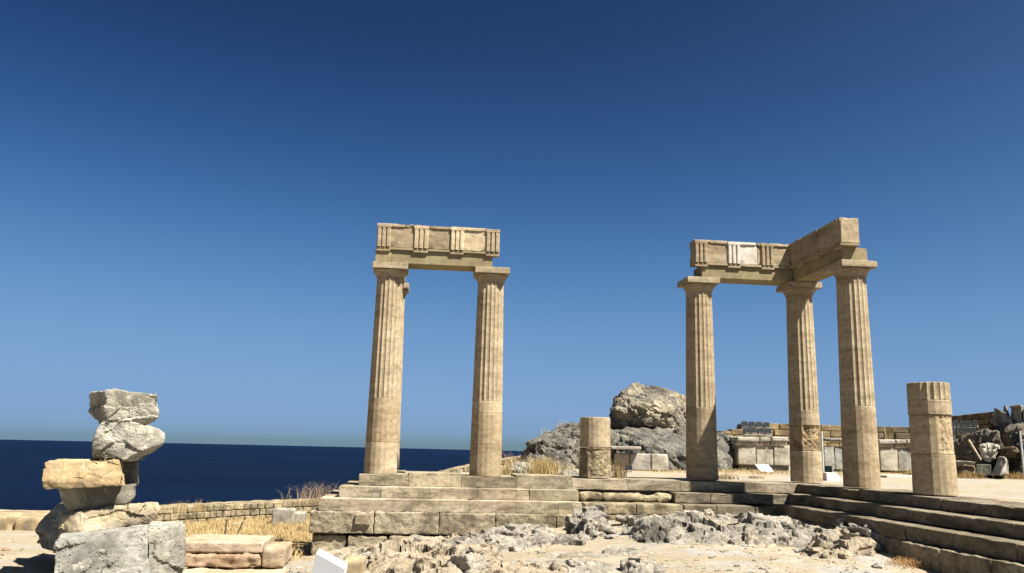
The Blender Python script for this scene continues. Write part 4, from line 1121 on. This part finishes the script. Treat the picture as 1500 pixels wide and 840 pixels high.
# floodlights
def floodlight(label, px, py, y, size, yaw, group):
    p = on_y(px, py, y)
    s = size / 2
    t = thing('floodlight', label, 'floodlight', (p[0], p[1], p[2] - s), group)
    o_ = ORG[t.name]
    def P(L):
        a = np.array(L, float); c, s_ = math.cos(yaw), math.sin(yaw)
        pt = math.radians(-12)
        y_, z_ = a[:, 1] * math.cos(pt) - a[:, 2] * math.sin(pt), a[:, 1] * math.sin(pt) + a[:, 2] * math.cos(pt)
        return np.c_[a[:, 0] * c - y_ * s_, a[:, 0] * s_ + y_ * c, z_] + p
    def hx(x0, x1, y0, y1, z0, z1, kx=1.0):
        V_, Q_ = boxv(x0, x1, y0, y1, z0, z1)
        V_[:, 0] = np.where(V_[:, 1] > (y0 + y1) / 2, V_[:, 0] * kx, V_[:, 0]); V_[:, 2] = np.where(V_[:, 1] > (y0 + y1) / 2, V_[:, 2] * kx, V_[:, 2])
        return P(V_), Q_
    obj('housing', hx(-s, s, -0.06, 0.14, -s * 0.85, s * 0.85, 0.6), 'lamp', t)
    obj('bezel', join(hx(-s, s, -0.075, -0.062, s * 0.72, s * 0.88), hx(-s, s, -0.075, -0.062, -s * 0.88, -s * 0.72), hx(-s, -s * 0.86, -0.075, -0.062, -s * 0.715, s * 0.715), hx(s * 0.86, s, -0.075, -0.062, -s * 0.715, s * 0.715)), 'lamp', t)
    obj('lens', hx(-s * 0.855, s * 0.855, -0.068, -0.063, -s * 0.715, s * 0.715), 'glass', t)
    obj('bracket', join(hx(-s * 1.16, -s * 1.04, -0.02, 0.02, -s * 1.25, s * 0.3), hx(s * 1.04, s * 1.16, -0.02, 0.02, -s * 1.25, s * 0.3), hx(-s * 1.16, s * 1.16, -0.03, 0.03, -s * 1.42, -s * 1.255)), 'frame', t)
    return t
def bank(label_rows, rows, y, size, group, post_label, post_py):
    pts = []
    for r_, (lab, row) in enumerate(zip(label_rows, rows)):
        for (px, py) in row:
            floodlight(lab, px, py, y - 0.1 * r_, size, 0.15, group)
            pts.append((px, py))
    xs = [p[0] for p in pts]
    a, b = px_x(min(xs) - 3, rows[0][0][1], y), px_x(max(xs) + 3, rows[0][0][1], y)
    t = thing('lamp_rack', post_label, 'rack', ((a + b) / 2, y + 0.1, on_y(xs[0], post_py, y)[2]), None)
    parts = []
    for row in rows:
        z = on_y(row[0][0], row[0][1] + 6.2, y)[2]
        z2 = on_y(row[-1][0], row[-1][1] + 6.2, y)[2]
        obj('rail', tube((a, y + 0.10, z), (b, y + 0.10, z2), 0.025), 'frame', t)
    for k in (0.15, 0.85):
        xx = a + (b - a) * k
        obj('post', tube((xx, y + 0.14, on_y(xs[0], post_py, y)[2]), (xx, y + 0.14, on_y(xs[0], rows[0][0][1] + 4, y)[2]), 0.03), 'frame', t)
bank(['black floodlight in the upper row of the bank above the square-panelled marble base', 'black floodlight in the lower row of the bank above the square-panelled marble base'],
     [[(1090, 621.5), (1101, 622), (1111.5, 622.5), (1122, 623)], [(1093.5, 631), (1103, 631), (1114, 631.5), (1124.5, 632)]], 32.5, 0.235, 'floodlights in the bank of eight', 'grey rack holding the bank of eight floodlights', 642)
bank(['black floodlight in the upper row of the bank before the dark ruined terrace', 'black floodlight in the lower row of the bank before the dark ruined terrace'],
     [[(1399, 620.5), (1408.5, 621), (1417, 621), (1427, 620.5)], [(1407, 630.5), (1415.5, 631), (1424.5, 631)]], 30.0, 0.215, 'floodlights in the bank of seven', 'grey rack holding the bank of seven floodlights', 645)
t = floodlight('single small black floodlight on the ground before the three-slab wall', 921, 686, 25.5, 0.17, 0.4, None)
t = floodlight('dark floodlight squatting beside the steel pipe', 1213, 688.5, 24.0, 0.24, -0.6, None)

# lectern, pipe, pedestal
def lectern(label, c, w, d, z0, z_lo, z_hi, yaw, text=True):
    """a sloping white panel on two legs; slopes up away from its reader side (-y local)."""
    t = thing('information_board', label, 'sign', (c[0], c[1], z0))
    def P(V_):
        a = np.asarray(V_, float); cc, s_ = math.cos(yaw), math.sin(yaw)
        return np.c_[a[:, 0] * cc - a[:, 1] * s_ + c[0], a[:, 0] * s_ + a[:, 1] * cc + c[1], a[:, 2]]
    th = 0.035
    V_, Q_ = hexa([(-w / 2, -d / 2, z_lo - th), (w / 2, -d / 2, z_lo - th), (w / 2, d / 2, z_hi - th), (-w / 2, d / 2, z_hi - th), (-w / 2, -d / 2, z_lo), (w / 2, -d / 2, z_lo), (w / 2, d / 2, z_hi), (-w / 2, d / 2, z_hi)])
    pn = obj('panel', (P(V_), Q_), 'white', t)
    for sx in (-1, 1):
        zz = (z_lo + z_hi) / 2 - th - 0.01
        V_, Q_ = boxv(sx * w * 0.32 - 0.03, sx * w * 0.32 + 0.03, -0.03, 0.03, z0 - 0.1, zz - 0.02)
        obj('leg', (P(V_), Q_), 'white', t)
    if text:
        for k in range(5):
            f = 0.18 + 0.15 * k
            y_ = -d / 2 + d * f; z_ = z_lo + (z_hi - z_lo) * f + 0.002
            y2 = y_ + d * 0.05; z2 = z_ + (z_hi - z_lo) * 0.05
            ww = w * (0.40 if k % 2 else 0.34)
            obj('text_line', (P([(-ww, y_, z_), (ww, y_, z_), (ww, y2, z2), (-ww, y2, z2)]), [[0, 1, 2, 3]]), 'print', pn)
    return t
pc = on_y(1120, 686, 28.3)
lectern('white sloping information board before the square-panelled marble base', (pc[0], 28.3), 0.50, 0.40, -0.04, on_y(1120, 691, 28.3)[2] - 0.0, on_y(1120, 681.5, 28.3)[2] + 0.02, 0.12, False)

tag(obj('steel_pipe', join(tube((px_x(1206, 690, 22.0), 22.0, 0.1), (px_x(1206, 690, 22.0) - 0.0, 22.0, on_y(1205, 633, 22.0)[2]), 0.028, 10), tube((px_x(1206, 690, 22.0), 22.0, -0.03), (px_x(1206, 690, 22.0), 22.0, 0.12), 0.05, 10)), 'steel'),
    'thin upright grey steel pipe behind the corner column', 'pole')
xa = px_x(1206, 695, 21.7)
tag(obj('concrete_foot', hexa([(xa - 0.1, 21.3, -0.06), (xa + 0.36, 21.3, -0.06), (xa + 0.36, 21.9, -0.06), (xa - 0.1, 21.9, -0.06), (xa - 0.06, 21.4, 0.16), (xa + 0.2, 21.4, 0.16), (xa + 0.2, 21.8, 0.16), (xa - 0.06, 21.8, 0.16)]), 'concrete', None),
    'sloping pale concrete block at the foot of the steel pipe', 'block')

# white sign at the near edge, seen from its side
t = thing('information_board', 'glossy white slanted sign in the near dust, its printed face seen almost edge on', 'sign', tuple(on_y(480, 850, 8.0) * np.array([1, 1, 0]) + np.array([0, 0, -1.0])))
A = on_y(463, 811, 8.15); B = on_y(505, 834, 7.9)
nrm_f = np.array([-0.25, -0.9, 0.0]); nrm_f /= np.linalg.norm(nrm_f)
dn = np.array([-0.06, -0.05, -0.40])
back = np.array([0.02, 0.09, 0.035])
V_ = [A + dn, B + dn, B + dn + back, A + dn + back, A, B, B + back, A + back]
pn = obj('panel', hexa(V_), 'white', t)
for k, f in enumerate((0.3, 0.55, 0.78)):
    a0, a1 = (0.12, 0.55, 0.2)[k], (0.5, 0.92, 0.7)[k]
    e = np.array([0, 0, 0.0025])
    P0 = A + (B - A) * a0 + back * f + e; P1 = A + (B - A) * a1 + back * f + e
    obj('text_line', (np.array([P0, P1, P1 + back * 0.07, P0 + back * 0.07]), [[0, 1, 2, 3]]), 'print', pn)
for f in (0.22, 0.78):
    c = A + dn + (B - A) * f + back * 0.5
    obj('leg', tube(c + np.array([0, 0, 0.02]), (c[0], c[1], -1.1), 0.025, 8), 'white', t)

# ------------------------------------------------------------------ ruins on the right
RG = 'fallen blocks of the ruined terrace'
t = thing('terrace_wall', 'dark rubble terrace wall rising behind the right hand ruins', 'wall', tuple(on_y(1430, 640, 36)))
W0, W1 = on_y(1403, 611, 40.0), on_y(1462, 605, 33.0)
dirw = W1 - W0
protos = []
for k in range(4):
    V_, Q_ = block(-0.5, 0.5, -0.3, 0.3, -0.5, 0.5, r=0.1, cell=0.5, amp=0.08, freq=2, seed=560 + k)
    me = tri_mesh('stone', V_, Q_, True); me.materials.append(M['rampart']); protos.append(me)
Lw = np.linalg.norm(dirw[:2]); yw_ = math.atan2(dirw[1], dirw[0])
for course in range(8):
    s = rw.uniform(-0.3, 0)
    while s < Lw:
        w = rw.uniform(0.35, 0.75)
        p = W0 + dirw * ((s + w / 2) / Lw)
        o = bpy.data.objects.new('stone', protos[rw.randrange(4)]); COL.objects.link(o); o.parent = t
        o.location = p - ORG[t.name] + np.array([rw.uniform(-0.04, 0.04), 0, -0.26 * (course + 0.5) + 0.05])
        o.rotation_euler = (0, 0, yw_); o.scale = (w - 0.02, 1, 0.25)
        k = rw.uniform(0.6, 1.1); o.color = (k, k, k, 1)
        s += w
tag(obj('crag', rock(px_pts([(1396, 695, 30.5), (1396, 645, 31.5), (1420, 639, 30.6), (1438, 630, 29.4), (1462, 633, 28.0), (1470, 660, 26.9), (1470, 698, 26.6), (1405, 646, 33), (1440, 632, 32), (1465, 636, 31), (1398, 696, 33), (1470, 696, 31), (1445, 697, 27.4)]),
                    edge=0.09, smooth_n=2, amp=0.12, freq=1.3, crag=0.07, crag_freq=1.2, seed=31), 'boulder', None, True, (0.6, 0.56, 0.52), sharp=24), 'dark shaded crag beneath the bank of seven floodlights', 'rock')  # dark tint carries the shade of its left-facing side
tag(obj('crag', rock(px_pts([(1462, 700, 28.0), (1463, 640, 28.6), (1466, 622, 28.8), (1492, 621, 27.6), (1510, 628, 27.0), (1560, 640, 26.0), (1560, 702, 25.5), (1490, 702, 26.6), (1470, 625, 32), (1550, 630, 31), (1470, 700, 32), (1550, 700, 31), (1500, 650, 26.6)]),
                    edge=0.10, smooth_n=2, amp=0.12, freq=1.2, crag=0.07, crag_freq=1.1, seed=32), 'boulder', None, True, (0.6, 0.57, 0.53), sharp=24), 'large dark rock mass carrying the toppled upper blocks', 'rock')  # tinted down too, shade painted into the rock colour
def ruin(label, L, mat='grey', seed=0, tn=(1, 1, 1), name='fallen_block', **kw):
    k = dict(edge=0.06, smooth_n=1, amp=0.03, freq=2.5); k.update(kw)
    return tag(obj(name, rock(px_pts(L), seed=seed, **k), mat, None, True, tn), label, 'stone', RG)
ruin('pointed upright block on top of the ruins, white along its slanting top', [(1455, 625, 29.5), (1456, 597, 29.5), (1458, 597, 29.3), (1466, 604, 28.9), (1475, 606, 28.6), (1477, 624, 28.5), (1458, 600, 30.4), (1476, 608, 29.8), (1458, 624, 30.4), (1476, 624, 29.8)], 'grey', 41, (0.95, 0.92, 0.9))
ruin('narrow peaked stone wedged between the uppermost ruin blocks', [(1469, 612, 29.0), (1470, 595, 29.0), (1472, 593, 28.9), (1475, 597, 28.8), (1483, 620, 28.3), (1478, 624, 28.5), (1471, 597, 29.6), (1484, 620, 29.2), (1470, 615, 29.6)], 'marble', 42)
ruin('square upper ruin block capped by a thin slab', [(1481, 622, 28.6), (1481, 598, 28.6), (1496, 598, 28.0), (1497, 621, 28.0), (1482, 598, 29.6), (1500, 598, 29.2), (1482, 622, 29.6), (1500, 622, 29.2)], 'grey', 43, (0.85, 0.83, 0.8))
ruin('thin dark slab topping the square upper ruin block', [(1479, 598, 28.4), (1479, 595, 28.4), (1486, 593, 28.3), (1495, 593, 27.9), (1497, 597.5, 27.9), (1480, 598, 29.4), (1482, 594, 29.4), (1499, 594, 29.1), (1499, 598, 29.1)], 'grey', 44, (0.8, 0.78, 0.75), edge=0.08, amp=0.015)
ruin('pale upper ruin block next to the capped square one', [(1498, 624, 28.0), (1498, 599, 28.0), (1540, 600, 27.0), (1540, 624, 27.0), (1500, 600, 29.2), (1540, 602, 28.6), (1500, 624, 29.2), (1540, 624, 28.6)], 'marble', 45)
ruin('broken white moulded capital with dark rust stains lying on the ruins', [(1436, 664, 27.0), (1436, 653, 27.0), (1440, 650, 27.0), (1452, 651, 26.7), (1463, 653, 26.5), (1462, 664, 26.5), (1450, 677, 26.6), (1444, 677, 26.8), (1440, 655, 27.8), (1462, 656, 27.4), (1448, 675, 27.5)], 'marble', 46, (1.25, 1.25, 1.22), crag=0.05, crag_freq=3.0, amp=0.06)
ruin('lumpy dark fragment beside the broken white capital', [(1463, 668, 26.5), (1463, 656, 26.5), (1474, 655, 26.3), (1488, 656, 26.0), (1490, 664, 26.0), (1484, 671, 26.1), (1466, 658, 27.3), (1488, 660, 27.0), (1484, 670, 27.0)], 'rampart', 47, (0.55, 0.5, 0.48), crag=0.06, crag_freq=3.0, amp=0.06)
ruin('leaning slab-sided drum with one bright white face at the foot of the ruins', [(1452, 697, 26.4), (1462, 668, 26.6), (1472, 670, 26.0), (1474, 676, 25.75), (1472, 694, 25.7), (1464, 697, 25.7), (1455, 697, 27.2), (1466, 668, 27.3), (1477, 674, 26.6), (1477, 696, 26.5)], 'marble', 48, (0.95, 0.95, 0.97))
ruin('flat pale topped slab at the straw edge of the ruins', [(1398, 683, 27.6), (1398, 675.5, 27.6), (1429, 677, 27.0), (1429, 681, 27.0), (1400, 675, 28.4), (1432, 676.5, 27.9), (1400, 683, 28.4), (1432, 682, 27.9)], 'marble', 49, (1.1, 1.05, 0.98))
ruin('brown squat block under the flat pale slab', [(1409, 694, 26.9), (1411, 681, 27.0), (1427, 682, 26.7), (1428, 694, 26.6), (1412, 681, 27.6), (1430, 682, 27.4), (1412, 695, 27.6), (1430, 695, 27.4)], 'rampart', 50, (0.9, 0.85, 0.85))
ruin('dark greenish squared block between the brown one and the leaning drum', [(1429, 696, 26.8), (1429, 680, 26.9), (1451, 681, 26.5), (1452, 697, 26.4), (1431, 680, 27.6), (1453, 681, 27.3), (1431, 697, 27.6), (1453, 697, 27.3)], 'grey', 51, (0.5, 0.52, 0.45))
a_, b_ = on_y(1419, 645, 26.9), on_y(1437, 674, 26.5)
tag(obj('timber_prop', tube(b_, a_, 0.028, 8, 0.04), 'wood'), 'slanting timber pole leaning over the fallen capital', 'pole')
a_, b_ = on_y(1494, 632, 25.5), on_y(1501, 700, 25.5)
tag(obj('barrier_post', tube(b_, a_, 0.03, 8), 'steel'), 'grey steel barrier post before the dark rock mass', 'post')

# fence post and rope on the left
pz = on_y(329, 780, 17.0)
zb = zg(pz[0], 17.0)
tag(obj('fence_post', join(tube((pz[0], 17.0, zb - 0.1), (pz[0] + 0.02, 17.0, on_y(329, 763, 17.0)[2]), 0.014, 8), tube((pz[0] + 0.02, 17.0, on_y(329, 763, 17.0)[2] - 0.0), (pz[0] + 0.02, 17.0, on_y(329, 761.5, 17.0)[2]), 0.02, 8)), 'rust'),
    'thin dark iron post in the dry grass', 'post')
p1 = np.array([pz[0] + 0.02, 17.0, on_y(329, 764, 17.0)[2]]); p2 = on_y(357, 762, 19.0)
tag(obj('leaning_post', join(tube((p2[0] - 0.25, p2[1], zg(p2[0] - 0.25, p2[1]) - 0.05), p2, 0.012, 8), tube(p2, p2 + np.array([0.03, 0, 0.06]), 0.018, 8)), 'rust'), 'leaning rusty stake in the dry grass', 'post')
parts = []
for k in range(10):
    a, b = k / 10.0, (k + 1) / 10.0
    sag = lambda u: np.array([0, 0, -0.06 * 4 * u * (1 - u)])
    parts.append(tube(p1 + (p2 - p1) * a + sag(a), p1 + (p2 - p1) * b + sag(b), 0.008, 5))
tag(obj('rope', join(*parts), 'rope'), 'slack rope strung between the two posts in the grass', 'rope')

# ------------------------------------------------------------------ dry grass
def blades(points, h, w, lean, seed, curl=0.35):
    r = np.random.RandomState(seed); n = len(points)
    P = np.asarray(points, float)
    hh = h * r.uniform(0.5, 1.15, n); a = r.uniform(0, 2 * math.pi, n); l = lean * r.uniform(0.2, 1.0, n)
    dx, dy = np.cos(a), np.sin(a)
    ww = w * r.uniform(0.6, 1.2, n); b = r.uniform(0, math.pi, n)
    sx, sy = np.cos(b) * ww / 2, np.sin(b) * ww / 2
    m = P + np.c_[dx * l * hh * 0.35, dy * l * hh * 0.35, hh * 0.55]
    t_ = P + np.c_[dx * l * hh * (0.8 + curl), dy * l * hh * (0.8 + curl), hh * (1 - 0.3 * l)]
    s = np.c_[sx, sy, np.zeros(n)]
    V_ = np.stack([P - s, P + s, m + s * 0.7, m - s * 0.7, t_], 1).reshape(-1, 3)
    base = np.arange(n)[:, None] * 5
    Q_ = (base + np.array([[0, 1, 2, 3]])).tolist() + (base + np.array([[3, 2, 4]])).tolist()
    return V_, Q_
def tuft(label, px, py, y, rad, h, n, seed, mat='grass', tn=(1, 1, 1), w=0.014, lean=0.6, z=None, group='dry grass tufts'):
    p = on_y(px, py, y)
    z0 = zg(p[0], y) if z is None else z
    r = np.random.RandomState(seed)
    q = r.normal(size=(n, 2)) * rad * 0.5
    pts = np.c_[p[0] + q[:, 0], y + q[:, 1], np.full(n, z0 - 0.02)]
    return tag(obj('grass_tuft', blades(pts, h, w, lean, seed), mat, None, False, tn), label, 'grass', group)
tuft('big golden dry grass tussock between the wedge crag and the stylobate', 796, 695, 22.0, 0.38, 0.50, 700, 1, tn=(1.1, 1.08, 1.0), w=0.012, lean=0.5)
tuft('pale dry grass tussock leaning by the column stump, next to the golden one', 822, 695, 22.4, 0.4, 0.34, 300, 2, tn=(0.95, 0.95, 0.95), lean=0.9)
tuft('thin dry grass stalks sprouting beside the two-column portico, before the parapet', 752, 690, 24.0, 0.5, 0.7, 160, 3, tn=(0.9, 0.85, 0.8), w=0.01, lean=0.35)
tuft('dry grass tuft at the far side foot of the column stump', 905, 698, 19.8, 0.16, 0.5, 160, 4, tn=(0.75, 0.7, 0.62), w=0.01, lean=0.3, z=-0.03)
tuft('low straw patch at the foot of the portico column facing the crag', 742, 697, 21.0, 0.2, 0.3, 160, 5, w=0.012, lean=0.6)
tuft('wispy dry stalks on the crest of the wedge crag', 802, 638, 27.2, 0.15, 0.45, 30, 6, mat='grass', w=0.014, lean=0.3, z=on_y(802, 640, 27.2)[2] - 0.1)
tuft('taller wispy dry stalks higher on the wedge crag', 823, 630, 27.6, 0.25, 0.6, 60, 7, mat='grass', w=0.014, lean=0.3, z=on_y(823, 633, 27.6)[2] - 0.1)
tuft('small brown tuft by the column beside the big boulder', 1062, 702, 21.0, 0.3, 0.2, 200, 8, mat='weed', lean=1.0, z=-0.04)
tuft('tiny brown tuft on the bare terrace before the square-panelled base', 1106, 702, 22.0, 0.25, 0.12, 120, 9, mat='weed', lean=1.0, z=-0.04)
tuft('brown dry weed clump in the hollow at the side steps', 1335, 812, 12.3, 0.35, 0.16, 500, 10, mat='weed', tn=(1.5, 1.2, 0.9), lean=1.1, w=0.008)
tuft('leafless brown bush at the left end of the steps above the sea', 468, 735, 27.0, 0.9, 0.75, 220, 11, mat='weed', w=0.012, lean=0.9, z=on_y(468, 735, 27.0)[2] - 0.05)
tuft('bare forked dry plant in front of the dark rampart', 1300, 644, 31.6, 0.2, 0.65, 14, 12, mat='grass', w=0.03, lean=0.8, z=on_y(1300, 643, 31.6)[2])
for k, (px, py, y) in enumerate([(262, 742, 32.0), (292, 740, 33.0)]):
    tuft(['sparse stalks overtopping the parapet nearer the stone pile', 'sparse stalks overtopping the parapet nearer the steps'][k], px, py + 3, y, 0.35, 0.5, 60, 20 + k, w=0.014, lean=0.3, z=on_y(px, py + 3, y)[2] - 0.15)

def field(label, n, xr, yr, h, w, lean, seed, mask, mat='grass', tn=(1, 1, 1)):
    r = np.random.RandomState(seed)
    x, y = r.uniform(*xr, n), r.uniform(*yr, n)
    k = mask(x, y) > r.uniform(0, 1, n)
    x, y = x[k], y[k]
    o = obj('dry_grass', blades(np.c_[x, y, zfun(x, y) - 0.01], h, w, lean, seed), mat, None, False, tn)
    tag(o, label, 'grass', None, 'stuff')
def clump(x, y, f=0.9):
    return sstep(-0.25, 0.25, fbm(np.c_[x * f, y * f, np.zeros(len(x))], 3))
field('straw coloured dry grass covering the slope below the parapet', 34000, (-12, -1.9), (14.0, 38), 0.20, 0.018, 1.0, 50,
      lambda x, y: (0.25 + 0.75 * clump(x, y)) * (y < wall_y(x) - 0.5) * (1 - (x < -4.3) * (y < 17.6)) * (x < -2.05) * (0.35 + 0.65 * (y > 15.2)) * (x > -2.9 - (y - 14) * 0.34))
field('sparse straw on the terrace between the colonnade and the marble bases', 5000, (7.5, 16), (25.5, 29.7), 0.14, 0.016, 1.0, 51, lambda x, y: clump(x, y) * 0.9)
field('brown straw along the foot of the right hand ruins', 9000, (16.5, 25), (25.2, 28.0), 0.30, 0.016, 0.9, 52, lambda x, y: clump(x, y, 0.6) * sstep(25.2, 26.4, y), 'grass', (0.8, 0.72, 0.62))

# ------------------------------------------------------------------ gravel and stone chips
def gravel(label, n, xr, yr, size, seed, mat):
    r = np.random.RandomState(seed)
    x, y = r.uniform(*xr, n), r.uniform(*yr, n)
    k = (y < 17.2) & (x < 7.5) & (clump(x, y, 1.3) > r.uniform(0, 1, n))
    x, y = x[k], y[k]; m = len(x)
    z = zfun(x, y)
    base = np.array([(1, 0, 0), (-1, 0, 0), (0, 1, 0), (0, -1, 0), (0, 0, 0.8), (0, 0, -0.6), (0.6, 0.6, 0.45), (-0.6, 0.5, 0.5), (0.55, -0.6, 0.4), (-0.6, -0.55, 0.45)])
    tris = np.array([(0, 2, 6), (2, 4, 6), (4, 0, 6), (2, 1, 7), (1, 4, 7), (4, 2, 7), (0, 4, 8), (4, 3, 8), (3, 0, 8), (1, 3, 9), (3, 4, 9), (4, 1, 9), (2, 0, 5), (1, 2, 5), (3, 1, 5), (0, 3, 5)])
    sz = size * r.lognormal(0, 0.5, m)
    V_ = base[None] * (1 + 0.25 * r.normal(size=(m, 10, 1))) * sz[:, None, None] * np.stack([r.uniform(0.7, 1.3, m), r.uniform(0.7, 1.3, m), r.uniform(0.4, 0.8, m)], 1)[:, None, :]
    a = r.uniform(0, 6.28, m)
    c, s_ = np.cos(a)[:, None], np.sin(a)[:, None]
    V_ = np.stack([V_[:, :, 0] * c - V_[:, :, 1] * s_, V_[:, :, 0] * s_ + V_[:, :, 1] * c, V_[:, :, 2]], 2) + np.stack([x, y, z + sz * 0.1], 1)[:, None, :]
    T_ = (np.arange(m)[:, None, None] * 10 + tris[None]).reshape(-1, 3)
    tag(obj('gravel', (V_.reshape(-1, 3), T_), mat, None, False), label, 'gravel', None, 'stuff')
gravel('loose stone chips and gravel strewn over the dusty foreground', 9000, (-6.5, 7.5), (9.5, 17.2), 0.013, 71, 'slab')
gravel('scattered grey pebbles among the bedrock', 900, (-2.0, 7.5), (10.0, 17.2), 0.028, 72, 'grey')
